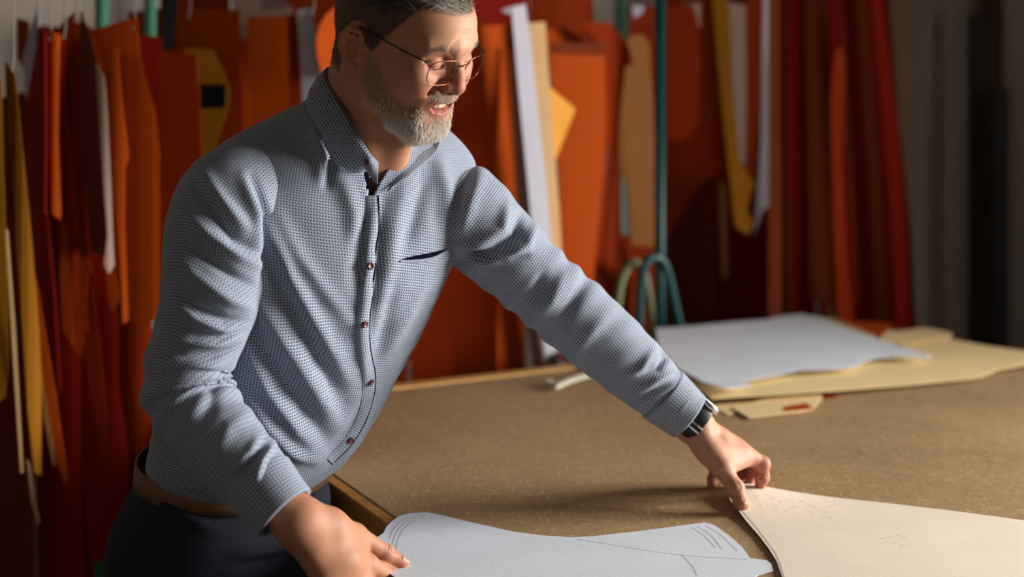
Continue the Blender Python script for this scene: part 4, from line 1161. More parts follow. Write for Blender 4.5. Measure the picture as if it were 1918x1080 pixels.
def comb_beard(p):
    x, y, z = p[:, 0], p[:, 1], p[:, 2]
    m = np.stack([np.sign(x) * 0.25 * (np.abs(x) > 0.004), 0.25 * np.ones(len(p)), -np.ones(len(p))], 1)
    mo = np.stack([np.sign(x) * 0.8, 0.2 * np.ones(len(p)), -0.75 * np.ones(len(p))], 1)
    w = (sstep(-0.046, -0.040, z) * sstep(0.078, 0.086, y))[:, None]
    jaw = np.stack([x * 0, 0.45 * np.ones(len(p)), -0.9 * np.ones(len(p))], 1)
    wj = sstep(0.05, 0.02, y)[:, None]
    return (m * (1 - wj) + jaw * wj) * (1 - w) + mo * w
strands('beard', HV, HN, HQ, lambda p: beard_mask(p) ** 1.5, 13000,
        lambda p: 0.0045 + 0.003 * sstep(-0.05, -0.085, p[:, 2]) * sstep(0.03, 0.06, p[:, 1]), comb_beard, lambda p: 0.30 + 0.12 * sstep(-0.05, -0.09, p[:, 2]), 0.00027, MATS['beard_hair'], 5,
        lambda p: np.clip(0.38 + 0.40 * sstep(0.01, 0.06, p[:, 1]) + 0.15 * sstep(-0.05, -0.09, p[:, 2]) - 0.25 * sstep(-0.046, -0.036, p[:, 2]) * (p[:, 1] > 0.085), 0, 1), curl=0.30)
def brow_mask(p):
    x, y, z = np.abs(p[:, 0]), p[:, 1], p[:, 2]
    line = np.interp(x, [0.010, 0.022, 0.036, 0.052], [0.0335, 0.0385, 0.0405, 0.0345])
    return sstep(0.0050, 0.0030, np.abs(z - line)) * (x > 0.011) * (x < 0.053) * (y > 0.05)
for sg in (-1, 1):
    strands('eyebrow', HV, HN, HQ, lambda p: brow_mask(p) * (p[:, 0] * sg > 0), 650, lambda p: 0.0060 + 0 * p[:, 0], lambda p: np.stack([np.sign(p[:, 0]) * 0.9, -0.3 + 0 * p[:, 0], 0.2 - 8 * np.maximum(np.abs(p[:, 0]) - 0.03, 0)], 1),
            lambda p: 0.20 + 0 * p[:, 0], 0.00028, MATS['head_hair'], 9 + sg, lambda p: 0.16 + 0 * p[:, 0])

# ---------------------------------------------------------------- glasses (worn, but a thing of their own)
GL = empty('eyeglasses', Vector(h2w((0, 0.10, 0.02))))
tag(GL, 'thin copper metal eyeglasses low on the nose of the bearded man', 'eyeglasses')
def lens_outline(s, n=40, grow=0.0):
    cx, cz, hw, hh = 0.0345, 0.0095, 0.0260 + grow, 0.0180 + grow
    out = []
    for i in range(n):
        a = 2 * math.pi * i / n
        ca, sa = math.cos(a), math.sin(a)
        e = 2 / 3.4
        x_ = hw * math.copysign(abs(ca) ** e, ca); z_ = hh * math.copysign(abs(sa) ** e, sa)
        if z_ < 0: x_ *= 1 - 0.10 * (-z_ / hh)
        X_ = cx + x_
        y_ = 0.1055 - 3.2 * max(X_ - 0.006, 0) ** 2 - 0.10 * (z_ + cz)*(-1) * 1.0
        out.append((s * X_, y_, cz + z_))
    return out
for s in (-1, 1):
    o = lens_outline(s)
    head_tube('rim', o, 0.00075, MATS['glasses_metal'], GL, closed=True)
    c = np.mean(np.array(o), 0)
    V = [tuple(c + np.array([0, 0.0012, 0]))] + [tuple(c + (np.array(p) - c) * 0.5 + np.array([0, 0.0008, 0])) for p in o] + [tuple(p) for p in o]
    n = len(o); Q = []
    fc = [(0, 1 + i, 1 + (i + 1) % n) for i in range(n)] + [(1 + i, 1 + n + i, 1 + n + (i + 1) % n) for i in range(n)] + [(1 + i, 1 + n + (i + 1) % n, 1 + (i + 1) % n) for i in range(n)]
    npmesh('lens', h2w(np.array(V)), np.array(fc), MATS['lens_glass'], GL, True)
    hx, hy, hz = s * 0.0610, 0.1035, 0.0205
    head_tube('temple', [(s * 0.0595, 0.0965, 0.0220), (s * 0.0660, 0.0920, 0.0250), (s * 0.0715, 0.075, 0.0265), (s * 0.0765, 0.040, 0.0285), (s * 0.0795, 0.002, 0.0310), (s * 0.0800, -0.014, 0.0300), (s * 0.0795, -0.034, 0.012)], [0.0011, 0.0012, 0.0012, 0.0012, 0.0014, 0.0015, 0.0015], MATS['glasses_temple'], GL, 30)
    head_tube('nose_pad', [(s * 0.0120, 0.1020, 0.012), (s * 0.0110, 0.1010, 0.008), (s * 0.0120, 0.1000, 0.004)], [0.001, 0.0022, 0.001], MATS['glasses_metal'], GL, 8)
head_tube('bridge', [(-0.0092, 0.1060, 0.0165), (-0.005, 0.1095, 0.0185), (0, 0.1105, 0.019), (0.005, 0.1095, 0.0185), (0.0092, 0.1060, 0.0165)], 0.0010, MATS['glasses_metal'], GL, 14)
# ---------------------------------------------------------------- clothes
def shirt_mat():
    m, nt, b = new_mat('shirt_cloth'); N = nt.nodes.new; L = nt.links.new
    at = N('ShaderNodeAttribute'); at.attribute_name = 'cloth_uv'
    sp = N('ShaderNodeSeparateXYZ'); L(at.outputs['Vector'], sp.inputs[0])
    def math_(op, a, bb=None, c=None):
        n = N('ShaderNodeMath'); n.operation = op
        for i, v in enumerate((a, bb, c)):
            if v is None: continue
            if isinstance(v, (int, float)): n.inputs[i].default_value = v
            else: L(v, n.inputs[i])
        return n.outputs[0]
    ROW, STEP = 0.0040, 0.0041
    v = math_('DIVIDE', sp.outputs['Y'], ROW)
    row = math_('FLOOR', v)
    fv = math_('SUBTRACT', v, row)
    par = math_('PINGPONG', row, 1.0)                      # 0,1,0,1
    sgn = math_('MULTIPLY_ADD', par, 2.0, -1.0)
    sl = math_('MULTIPLY', math_('MULTIPLY', math_('SUBTRACT', fv, 0.5), 0.75), sgn)
    u = math_('ADD', math_('DIVIDE', sp.outputs['X'], STEP), sl)
    fu = math_('FRACT', u)
    du = math_('ABSOLUTE', math_('SUBTRACT', fu, 0.5))
    dv = math_('ABSOLUTE', math_('SUBTRACT', fv, 0.5))
    e = math_('ADD', math_('MULTIPLY', du, 1.55), math_('POWER', math_('MULTIPLY', dv, 2.05), 3.0))
    mr = N('ShaderNodeMapRange'); mr.interpolation_type = 'SMOOTHSTEP'
    mr.inputs[1].default_value = 0.30; mr.inputs[2].default_value = 0.56
    mr.inputs[3].default_value = 1.0; mr.inputs[4].default_value = 0.0
    L(e, mr.inputs[0])
    no = N('ShaderNodeTexNoise'); no.inputs['Scale'].default_value = 3000; L(at.outputs['Vector'], no.inputs['Vector'])
    mx = N('ShaderNodeMix'); mx.data_type = 'RGBA'
    mx.inputs[6].default_value = srgb(152, 162, 180); mx.inputs[7].default_value = srgb(20, 29, 48)
    L(mr.outputs[0], mx.inputs[0]); L(mx.outputs[2], b.inputs['Base Color'])
    b.inputs['Roughness'].default_value = 0.8
    b.inputs['Specular IOR Level'].default_value = 0.25
    b.inputs['Sheen Weight'].default_value = 0.15
    bp = N('ShaderNodeBump'); bp.inputs['Strength'].default_value = 0.15; bp.inputs['Distance'].default_value = 0.0004
    L(no.outputs['Fac'], bp.inputs['Height']); L(bp.outputs['Normal'], b.inputs['Normal'])
    return m
shirt_mat()

def fold(V, N_, strokes):
    """press folds into a surface: each stroke is a polyline seen from the photographed side, with height (m) and half width (px)"""
    q = pix(V)
    front = sstep(0.02, 0.25, -(N_ * (V - np.array([0, 0, CZ])) / np.linalg.norm(V - np.array([0, 0, CZ]), axis=1, keepdims=True)).sum(1) + 0.10)
    D = np.zeros(len(V))
    for line, amp, sig in strokes:
        d, t = seg_dist(q, line)
        env = np.sin(np.pi * np.clip(t * 0.90 + 0.05, 0, 1)) ** 0.7
        D += 1.35 * amp * env * np.exp(-(d / sig) ** 2)
    return V + N_ * (D * front)[:, None]

def grid_quads(nr, nc, wrap=True):
    i = np.arange(nr - 1)[:, None]; j = np.arange(nc if wrap else nc - 1)[None]
    k = (j + 1) % nc
    return np.stack([(i * nc + j), (i * nc + k), ((i + 1) * nc + k), ((i + 1) * nc + j)], -1).reshape(-1, 4)

# rings of the trunk: px, py, depth, facing, half width, front, back, forward tilt
RINGS = np.array([
 (436,892,1.832,70,.156,.132,.108, 6), (440,872,1.830,69,.158,.140,.098, 7), (446,848,1.826,67,.166,.152,.098,10), (466,806,1.815,62,.172,.158,.098,14),
 (500,740,1.800,55,.174,.156,.104,19), (545,640,1.775,47,.190,.146,.135,23), (585,540,1.748,41,.196,.140,.130,25), (612,450,1.724,36,.206,.132,.125,27),
 (627,385,1.708,33,.212,.112,.115,29), (640,330,1.697,31,.203,.090,.102,32), (650,293,1.690,31,.165,.078,.092,36), (658,266,1.686,32,.122,.072,.084,40), (664,246,1.684,33,.090,.070,.076,42), (676,222,1.684,34,.074,.064,.068,44), (684,198,1.684,35,.070,.061,.064,46)], float)
def trunk_frame(r):
    c = P3(r[0], r[1], r[2]); ph = math.radians(r[3]); tl = math.radians(r[7]); ld = math.radians(min(52, r[3] + 3 if r[3] < 45 else r[3]))
    a = np.array([math.sin(ld) * math.sin(tl), -math.cos(ld) * math.sin(tl), math.cos(tl)])
    l = np.array([math.cos(ph), math.sin(ph), 0.0]); l -= a * (l @ a); l /= np.linalg.norm(l)
    f = np.cross(l, a)
    return c, l, f, a
def ring_points(r, n, off=0.0, ex=2.25, th=None):
    c, l, f, a = trunk_frame(r)
    th = np.linspace(0, 2 * np.pi, n, endpoint=False) if th is None else th
    sn, cs = np.sin(th), np.cos(th)
    e = 2 / ex
    S_ = np.sign(sn) * np.abs(sn) ** e; C_ = np.sign(cs) * np.abs(cs) ** e
    B = np.where(cs > 0, r[5], r[6]) + off
    w = min(max((r[7] - 26) / 6, 0), 1) * min(max((47 - r[7]) / 8, 0), 1)
    return c + np.outer(S_ * (r[4] + off) * (1 + 0.055 * w * (S_ > 0) * np.abs(S_)), l) + np.outer(C_ * B, f) + np.outer(0.032 * w * np.maximum(S_, 0), np.array([0, 0, 1.0]))
NR, NC = 200, 320
rr_all = catmull(RINGS, NR)
TV = np.stack([ring_points(r, NC) for r in rr_all])            # NR,NC,3
def surf_uv(G):
    dc = np.linalg.norm(np.diff(G, axis=1, append=G[:, :1]), axis=2)
    u = np.cumsum(dc, 1) - dc
    tot = dc.sum(1, keepdims=True)
    u = np.where(u > tot / 2, u - tot, u)
    dr = np.linalg.norm(np.diff(G, axis=0, prepend=G[:1]), axis=2)
    dr = np.minimum(dr, np.median(dr, axis=1, keepdims=True) * 2.5)
    v = np.cumsum(dr, 0)
    return np.stack([u, v, u * 0], -1).reshape(-1, 3)
TUV = surf_uv(TV)
TQ = grid_quads(NR, NC)
V = TV.reshape(-1, 3)
Nn = vnormals(V, TQ)
if ((Nn * (V - V.mean(0))).sum(1)).mean() < 0: TQ = TQ[:, ::-1]; Nn = -Nn
torso_folds = [
 ([(705,372),(694,440),(688,520),(676,600),(680,680),(692,730)], 0.004, 9),
 ([(718,372),(706,450),(700,540),(690,610)], -0.004, 8),
 ([(690,380),(672,450),(664,540)], -0.004, 12),
 ([(640,330),(662,400),(668,470)], 0.005, 16),
 ([(606,240),(622,290),(612,350)], -0.006, 9),
 ([(590,230),(600,290),(600,340)], 0.005, 12),
 ([(500,420),(540,520),(600,620),(660,720)], 0.007, 16),
 ([(505,470),(540,570),(600,680),(650,770)], -0.007, 14),
 ([(480,560),(530,640),(590,730),(640,800)], 0.008, 17),
 ([(470,610),(520,700),(580,780),(620,835)], -0.007, 13),
 ([(455,640),(500,730),(560,810),(600,850)], 0.007, 14),
 ([(520,400),(560,480),(620,560),(668,620)], 0.004, 14),
 ([(760,330),(740,420),(728,500),(710,600)], 0.005, 16),
 ([(800,320),(780,400),(760,460)], -0.005, 14),
 ([(822,300),(835,360),(838,430)], 0.006, 14),
 ([(740,520),(725,600),(706,680)], -0.004, 12),
 ([(800,530),(760,600),(716,670)], 0.004, 12),
 ([(690,740),(660,800),(620,850)], -0.005, 10),
 ([(560,860),(500,800),(460,740)], 0.006, 14),
 ([(600,865),(560,850),(520,835)], 0.006, 12),
]
V = fold(V, Nn, torso_folds)
Nn = vnormals(V, TQ)
wob = 0.0012 * np.sin(V[:, 0] * 55 + V[:, 2] * 80) * np.sin(V[:, 2] * 47 - V[:, 1] * 60)
V = V + Nn * wob[:, None]
# open the neck front into a narrow V
def in_poly(q, poly):
    x, y = q[:, 0], q[:, 1]; ins = np.zeros(len(q), bool)
    n = len(poly)
    for i in range(n):
        x0, y0 = poly[i]; x1, y1 = poly[(i + 1) % n]
        c = ((y0 > y) != (y1 > y)) & (x < (x1 - x0) * (y - y0) / (y1 - y0 + 1e-9) + x0)
        ins ^= c
    return ins
VNECK = [(690,250),(752,250),(738,300),(712,336),(694,368),(690,345),(700,305)]
q = pix(V)
rix = np.repeat(np.arange(NR), NC); thx = np.tile(np.linspace(0, 2 * np.pi, NC, endpoint=False), NR)
cut = in_poly(q, VNECK) & (V[:, 1] < 1.69) & (rix <= NR * 12.1 / 14)
cut |= (rix > NR * 12.1 / 14) & (np.cos(thx) > 0.78)
keep = ~cut[TQ].any(1)
shirt = npmesh('shirt', V, TQ[keep], MATS['shirt_cloth'], person, True, {'cloth_uv': TUV})
so_ = shirt.modifiers.new('thickness', 'SOLIDIFY'); so_.thickness = 0.0012; so_.offset = -1
shirt['label'] = 'blue and white herringbone print button shirt'

from mathutils.bvhtree import BVHTree
TBVH = BVHTree.FromPolygons([tuple(p) for p in V], [tuple(int(a) for a in f) for f in TQ])
def surf_at(px, py, bvh=TBVH, lift=0.0):
    o = Vector((0, 0, CZ)); d = (P(px, py, 1.0) - o).normalized()
    h, n, _, _ = bvh.ray_cast(o, d)
    if h is None: return None, None
    if n.dot(d) > 0: n = -n
    return np.array(h + n * lift), np.array(n)

# sleeves ------------------------------------------------------------------------
def sleeve(pts, strokes, seam_flat=1.0, nr=190, nc=150, wrin=()):
    A = catmull(np.array([list(P3(p[0], p[1], p[2])) + [p[3]] for p in pts]), nr)
    C_, Rr = A[:, :3], A[:, 3]
    T_ = np.gradient(C_, axis=0); T_ /= np.linalg.norm(T_, axis=1, keepdims=True)
    n0 = np.cross(T_[0], np.array([0, 1.0, 0.2])); n0 /= np.linalg.norm(n0)
    G = np.zeros((nr, nc, 3)); th = np.linspace(0, 2 * np.pi, nc, endpoint=False)
    for i in range(nr):
        n0 = n0 - T_[i] * (n0 @ T_[i]); n0 /= np.linalg.norm(n0)
        b0 = np.cross(T_[i], n0)
        G[i] = C_[i] + Rr[i] * (np.outer(np.cos(th), n0) + np.outer(np.sin(th), b0))
    uv = surf_uv(G)
    Q = grid_quads(nr, nc)
    V = G.reshape(-1, 3); Nn = vnormals(V, Q)
    ctr = np.repeat(C_, nc, 0)
    if ((Nn * (V - ctr)).sum(1)).mean() < 0: Q = Q[:, ::-1]; Nn = -Nn
    V = fold(V, Nn, strokes)
    Nn = vnormals(V, Q)
    s_ = np.repeat(np.cumsum(np.r_[0, np.linalg.norm(np.diff(C_, axis=0), axis=1)]), nc); tt = np.tile(th, nr)
    D = 0.0011 * np.sin(s_ * 120 + 2.2 * np.sin(tt)) * np.sin(tt * 2 + s_ * 30)
    for (sc, sw, amp, ph, kk) in wrin:                      # ring wrinkles round the bend
        D += amp * np.exp(-((s_ - sc) / sw) ** 2) * np.sin((s_ - sc) * kk + 1.5 * np.sin(tt + ph))
    V = V + Nn * D[:, None]
    return V, Q, uv, C_, T_, Rr
RS = [(486,352,1.655,.068),(436,376,1.612,.0735),(411,440,1.588,.0715),(402,520,1.576,.069),(380,610,1.566,.061),(351,692,1.556,.0565),(360,756,1.545,.0575),(404,816,1.520,.0535),(476,890,1.490,.0440),(510,932,1.475,.0405),(534,960,1.467,.0385)]
rs_folds = [
 ([(352,320),(400,400),(440,450),(490,480)], -0.006, 10), ([(370,310),(420,380),(470,440)], 0.006, 12),
 ([(330,380),(390,440),(450,480),(495,500)], 0.007, 11), ([(322,420),(380,480),(440,520),(480,540)], -0.006, 10),
 ([(312,460),(370,520),(430,560),(470,575)], 0.007, 12), ([(310,520),(360,570),(420,600),(458,606)], -0.006, 9),
 ([(320,560),(370,600),(420,618),(458,612)], 0.006, 8), ([(318,600),(370,625),(420,630),(450,618)], -0.006, 7),
 ([(300,630),(360,645),(410,645),(448,630)], 0.007, 8), ([(296,660),(350,668),(400,664),(440,650)], -0.006, 8),
 ([(285,690),(340,690),(390,684),(430,675)], 0.005, 10),
 ([(430,690),(400,730),(380,790)], -0.005, 14), ([(470,770),(430,800),(400,850)], 0.005, 14),
 ([(500,830),(470,860),(440,900)], -0.007, 9), ([(512,826),(490,866),(478,910)], 0.007, 9), ([(485,818),(470,850),(440,880)], 0.005, 9),
 ([(480,905),(450,935),(440,952)], -0.005, 7), ([(545,890),(500,930),(470,965)], -0.003, 5),
 ([(470,330),(500,400),(505,470),(490,530)], -0.008, 8), ([(455,330),(480,400),(484,470)], 0.006, 11),
]
SV, SQ, SU, RC_, RT_, RR_ = sleeve(RS, rs_folds, wrin=((0.33, 0.06, 0.0035, 0.5, 190),))
def shirt_part(name, V, Q, uv, mat='shirt_cloth', th=0.0012):
    o = npmesh(name, V, Q, MATS[mat], shirt, True, {'cloth_uv': uv})
    m_ = o.modifiers.new('thickness', 'SOLIDIFY'); m_.thickness = th; m_.offset = -1
    return o
shirt_part('sleeve', SV, SQ, SU)
LS = [(826,368,1.788,.062),(862,396,1.789,.0745),(928,455,1.800,.066),(1008,530,1.815,.059),(1090,602,1.830,.0590),(1168,671,1.840,.0545),(1230,728,1.842,.0465),(1268,761,1.840,.0410),(1291,780,1.838,.0375)]
ls_folds = [
 ([(975,400),(968,440),(925,470),(860,490)], -0.009, 8), ([(1000,425),(985,460),(950,480),(900,492)], 0.008, 9),
 ([(950,380),(940,430),(890,455)], 0.006, 10), ([(862,470),(900,482),(940,484),(985,478)], -0.008, 7), ([(850,455),(890,462),(920,462)], 0.004, 7),
 ([(1020,510),(1000,545),(960,575)], -0.005, 9), ([(1060,500),(1030,560),(990,590)], 0.005, 12),
 ([(1100,520),(1060,590),(1040,640)], -0.004, 10), ([(1140,590),(1090,640),(1075,670)], 0.004, 12),
 ([(905,320),(880,380),(860,440)], 0.005, 14), ([(890,300),(862,360),(846,430)], -0.005, 10),
 ([(1236,648),(1246,668),(1232,690),(1200,700)], -0.006, 6), ([(1225,655),(1200,690),(1170,705)], 0.005, 8),
 ([(1262,700),(1230,712),(1190,735)], 0.005, 7), ([(1250,720),(1220,735),(1190,752)], -0.005, 6),
 ([(1275,725),(1240,750),(1215,775)], -0.003, 5),
]
SV2, SQ2, SU2, LC_, LT_, LR_ = sleeve(LS, ls_folds, wrin=((0.22, 0.05, 0.0025, 0.0, 150), (0.52, 0.05, 0.002, 1.0, 220)))
shirt_part('sleeve', SV2, SQ2, SU2)
# cuffs: a slightly wider band at each sleeve end
def cuff(C_, T_, Rr, length):
    s = np.cumsum(np.r_[0, np.linalg.norm(np.diff(C_, axis=0), axis=1)])
    i0 = np.searchsorted(s, s[-1] - length)
    n0 = np.cross(T_[-1], np.array([0, 1.0, 0.2])); n0 /= np.linalg.norm(n0)
    th = np.linspace(0, 2 * np.pi, 90, endpoint=False)
    G, S_ = [], []
    for i in range(i0, len(s)):
        nn = n0 - T_[i] * (n0 @ T_[i]); nn /= np.linalg.norm(nn); b = np.cross(T_[i], nn)
        k = (i - i0) / (len(s) - 1 - i0)
        r = Rr[i] + 0.0022 - (0.0016 if i == i0 else 0)
        G.append(C_[i] + r * (np.outer(np.cos(th), nn) + np.outer(np.sin(th), b))); S_.append(s[i])
    # turn the end inwards
    i = len(s) - 1; nn = n0 - T_[i] * (n0 @ T_[i]); nn /= np.linalg.norm(nn); b = np.cross(T_[i], nn)
    for e, rr_ in ((0.0015, -0.001), (0.0, -0.004), (-0.02, -0.006)):
        G.append(C_[i] + T_[i] * e + (Rr[i] + rr_) * (np.outer(np.cos(th), nn) + np.outer(np.sin(th), b))); S_.append(S_[-1] + 0.003)
    G = np.array(G); nr = len(G)
    uv = np.stack([np.tile(th * Rr[-1], nr), np.repeat(np.array(S_), 90), np.zeros(nr * 90)], 1)
    Q = grid_quads(nr, 90); V = G.reshape(-1, 3); N_ = vnormals(V, Q)
    if ((N_ * (V - np.repeat(np.vstack([C_[i0:], C_[-1:], C_[-1:], C_[-1:]]), 90, 0))).sum(1))[:90 * 5].mean() < 0: Q = Q[:, ::-1]
    o = npmesh('cuff', V, Q, MATS['shirt_cloth'], shirt, True, {'cloth_uv': uv})
cuff(RC_, RT_, RR_, 0.055)
cuff(LC_, LT_, LR_, 0.055)

# placket, buttons, pocket ----------------------------------------------------------
def surf_strip(name, line, w_px, lift, n=70, mat='shirt_cloth', th=0.001, m=6, bvh=TBVH):
    c = catmull(line, n); V, U = [], []
    s = 0.0; prev = None
    for i in range(n):
        tdir = c[min(i + 1, n - 1)] - c[max(i - 1, 0)]; nrm = np.array([-tdir[1], tdir[0]]); nrm /= np.linalg.norm(nrm)
        w = np.interp(i / (n - 1), np.linspace(0, 1, len(w_px)), w_px)
        row = []
        for j in range(m):
            k = j / (m - 1) - 0.5
            h, nn = surf_at(*(c[i] + nrm * w * k), bvh=bvh, lift=lift * (1.0 if 0 < j < m - 1 else 0.35))
            if h is None: h = V[-m] if len(V) >= m else np.array(P(*c[i], 1.6))
            row.append(h)
        if prev is not None: s += np.linalg.norm(row[m // 2] - prev)
        prev = row[m // 2]
        V += row; U += [(j / (m - 1) * 0.030, -s, 0) for j in range(m)]
    Q = grid_quads(n, m, False)
    V = np.array(V); N_ = vnormals(V, Q)
    if (N_[:, 1]).mean() > 0: Q = Q[:, ::-1]
    return npmesh(name, V, Q, MATS[mat], shirt, True, {'cloth_uv': np.array(U)})
PLACKET = [(697,366),(697,420),(692,500),(681,600),(682,650),(692,710),(684,770),(655,825),(618,864)]
surf_strip('placket', PLACKET, [22, 26, 27, 26, 22, 17], 0.0022)
surf_strip('placket_seam', [(p[0] + (10 if i < 6 else 6), p[1]) for i, p in enumerate(PLACKET)], [2.0, 2.0], 0.0032, m=3, mat='navy_cloth')
def button(px, py, r=0.0052):
    h, n = surf_at(px, py, lift=0.0038)
    n = Vector(n); q = n.to_track_quat('Z', 'Y').to_matrix()
    V, Fc = [], []
    prof = [(0, 0.0004), (r * 0.55, 0.0004), (r * 0.75, 0.0013), (r * 0.95, 0.0010), (r, 0.0), (r * 0.9, -0.0012)]
    k = 20
    for (a, z) in prof:
        for i in range(k):
            t_ = 2 * math.pi * i / k
            V.append(Vector(h) + q @ Vector((a * math.cos(t_), a * math.sin(t_), z)))
    for a in range(len(prof) - 1):
        for i in range(k): Fc.append((a * k + i, (a + 1) * k + i, (a + 1) * k + (i + 1) % k, a * k + (i + 1) % k))
    pydata('button', V, [f[::-1] for f in Fc], MATS['button'], shirt, True)
for b_ in ((692,497),(681,606),(692,714),(655,822)): button(*b_)
# pocket slit: navy lining showing between the pocket lips
def surf_patch(name, poly_top, poly_bot, mat, lift, n=24, m=4):
    a, b = catmull(poly_top, n), catmull(poly_bot, n)
    V = []
    for i in range(n):
        for j in range(m):
            p = a[i] + (b[i] - a[i]) * j / (m - 1)
            h, nn = surf_at(*p, lift=lift)
            V.append(h)
    Q = grid_quads(n, m, False); V = np.array(V)
    if vnormals(V, Q)[:, 1].mean() > 0: Q = Q[:, ::-1]
    return npmesh(name, V, Q, MATS[mat], shirt, True, {'cloth_uv': np.array([(i * 0.003, j * 0.004, 0) for i in range(n) for j in range(m)])})
surf_patch('pocket_lining', [(752,485),(775,479),(805,473),(834,466)], [(752,486),(775,485.5),(810,480),(834,467)], 'navy_cloth', 0.0016)
surf_strip('pocket_welt', [(748,489),(775,489),(812,483),(838,468)], [4, 6, 6, 3], 0.0030, n=30, m=4)

# collar --------------------------------------------------------------------------------
st = [((708,306,1.612),(694,316,1.598)), ((690,285,1.606),(662,322,1.600)), ((664,243,1.610),(628,300,1.603)), ((634,190,1.632),(592,236,1.618)), ((608,140,1.672),(566,182,1.648)),
      ((622,128,1.720),(590,150,1.730)), ((668,150,1.760),(650,166,1.800)), ((722,200,1.770),(770,214,1.800)), ((756,246,1.738),(820,262,1.765)), ((744,284,1.690),(778,310,1.740)), ((731,322,1.672),(722,358,1.660))]
ncs, rows = 90, 9
ctr_ = P3(650, 420, 1.72)
def seat(p, lift):
    h, n = surf_at(p[0], p[1], lift=lift)
    if h is not None and abs(h[1] - p[2]) < 0.05: return h
    h, n, _, dd_ = TBVH.find_nearest(Vector(P3(*p)))
    return np.array(h + n * lift) if dd_ < 0.08 else P3(*p)
SEATED = {0, 1, 2, 3, 4, 5, 6, 7, 8, 9, 10}
if __name__ == '__main__' and False: print([surf_at(b[0], b[1]) for a, b in st])
fo = catmull(np.array([P3(*a) for a, b in st]), ncs); ou = catmull(np.array([seat(b, 0.006) if i in SEATED else P3(*b) for i, (a, b) in enumerate(st)]), ncs)
for i in range(ncs):
    h_, n_, _, dd_ = TBVH.find_nearest(Vector(ou[i]))
    if n_.dot(Vector(ou[i]) - Vector(ctr_)) < 0: n_ = -n_
    if dd_ < 0.05: ou[i] = np.array(h_ + n_ * 0.0045)
#print('COLLAR', [(b, None if surf_at(b[0], b[1])[0] is None else round(float(surf_at(b[0], b[1])[0][1]), 3)) for a, b in st], [(a, None if surf_at(a[0], a[1])[0] is None else round(float(surf_at(a[0], a[1])[0][1]), 3)) for a, b in st])
ctr = P3(680, 240, 1.685)
def collar():
    V, U = [], []
    sl = np.cumsum(np.r_[0, np.linalg.norm(np.diff(ou, axis=0), axis=1)])
    for i in range(ncs):
        rad = fo[i] - ctr; rad /= np.linalg.norm(rad)
        base = fo[i] - rad * 0.004 + np.array([0, 0, -0.030])
        base = base * 0.75 + (ctr + np.array([0, 0, -0.02])) * 0.0 + (fo[i] + np.array([0, 0, -0.03])) * 0.25
        # inside of the stand, fold, then the fall with a little belly
        V.append(base)
        V.append(fo[i] * 0.6 + base * 0.4)
        V.append(fo[i] + np.array([0, 0, 0.001]))
        for k in range(1, rows):
            t_ = k / (rows - 1)
            p = fo[i] + (ou[i] - fo[i]) * t_
            out = rad * np.array([1, 1, 0.3]); 
            V.append(p + out * (min(0.009, 0.14 * np.linalg.norm(ou[i] - fo[i])) * math.sin(math.pi * t_) ** 0.8) )
        w = np.linalg.norm(ou[i] - fo[i])
        U += [(sl[i], 0.04, 0), (sl[i], 0.02, 0), (sl[i], 0, 0)] + [(sl[i], -w * k / (rows - 1), 0) for k in range(1, rows)]
    m = rows + 2
    Q = grid_quads(ncs, m, False); V = np.array(V)
    o = npmesh('collar', V, Q, MATS['shirt_cloth'], shirt, True, {'cloth_uv': np.array(U)})
    md = o.modifiers.new('thickness', 'SOLIDIFY'); md.thickness = 0.0016; md.offset = 0
    return V, Q
CVv, CQq = collar()
CBVH = BVHTree.FromPolygons([tuple(p) for p in CVv], [tuple(int(a) for a in f) for f in CQq])
def collar_button(px, py):
    h, n = surf_at(px, py, bvh=CBVH, lift=0.001)
    if h is None: return
    q_ = Vector(n).to_track_quat('Z', 'Y').to_matrix(); V, Fc, k, r = [], [], 16, 0.0042
    for a, z in ((0, 0.0014), (r * 0.6, 0.0014), (r, 0.0008), (r, -0.001)):
        for i in range(k):
            t_ = 2 * math.pi * i / k; V.append(Vector(h) + q_ @ Vector((a * math.cos(t_), a * math.sin(t_), z)))
    for a in range(3):
        for i in range(k): Fc.append((a * k + (i + 1) % k, (a + 1) * k + (i + 1) % k, (a + 1) * k + i, a * k + i))
    pydata('button', V, Fc, MATS['button'], shirt, True)
collar_button(688, 304); collar_button(752, 306)
# navy inner placket showing in the open neck
surf_strip('inner_placket', [(685,312),(688,334),(693,356)], [8, 9, 4], 0.0005, n=16, m=4, mat='navy_cloth')

# belt and trousers ---------------------------------------------------------------------
belt_r = np.array([437, 866, 1.830, 70, .158, .136, .120, 7.0])
def belt():
    n = 160; G = []
    c, l, f, a = trunk_frame(belt_r)
    base = ring_points(belt_r, n, 0.0)
    prof = [(0.002, -0.017), (0.0055, -0.0165), (0.006, 0.0), (0.0055, 0.0165), (0.002, 0.017)]
    cc = c
    for off, hz in prof:
        G.append(ring_points(belt_r, n, off) + a * hz)
    G = np.array(G); V = G.reshape(-1, 3); Q = grid_quads(len(prof), n); N_ = vnormals(V, Q)
    if ((N_ * (V - cc)).sum(1)).mean() < 0: Q = Q[:, ::-1]
    o = npmesh('belt', V, Q, MATS['belt_leather'], person, True)
    o['label'] = 'brown leather belt'
    return o
belt_o = belt()
HIPL = np.array([math.cos(math.radians(70)), math.sin(math.radians(70)), 0]); HIPF = np.array([math.sin(math.radians(70)), -math.cos(math.radians(70)), 0])
HIPR = np.stack([HIPL, HIPF, np.array([0, 0, 1.0])], 1)
bc = P3(437, 866, 1.830)
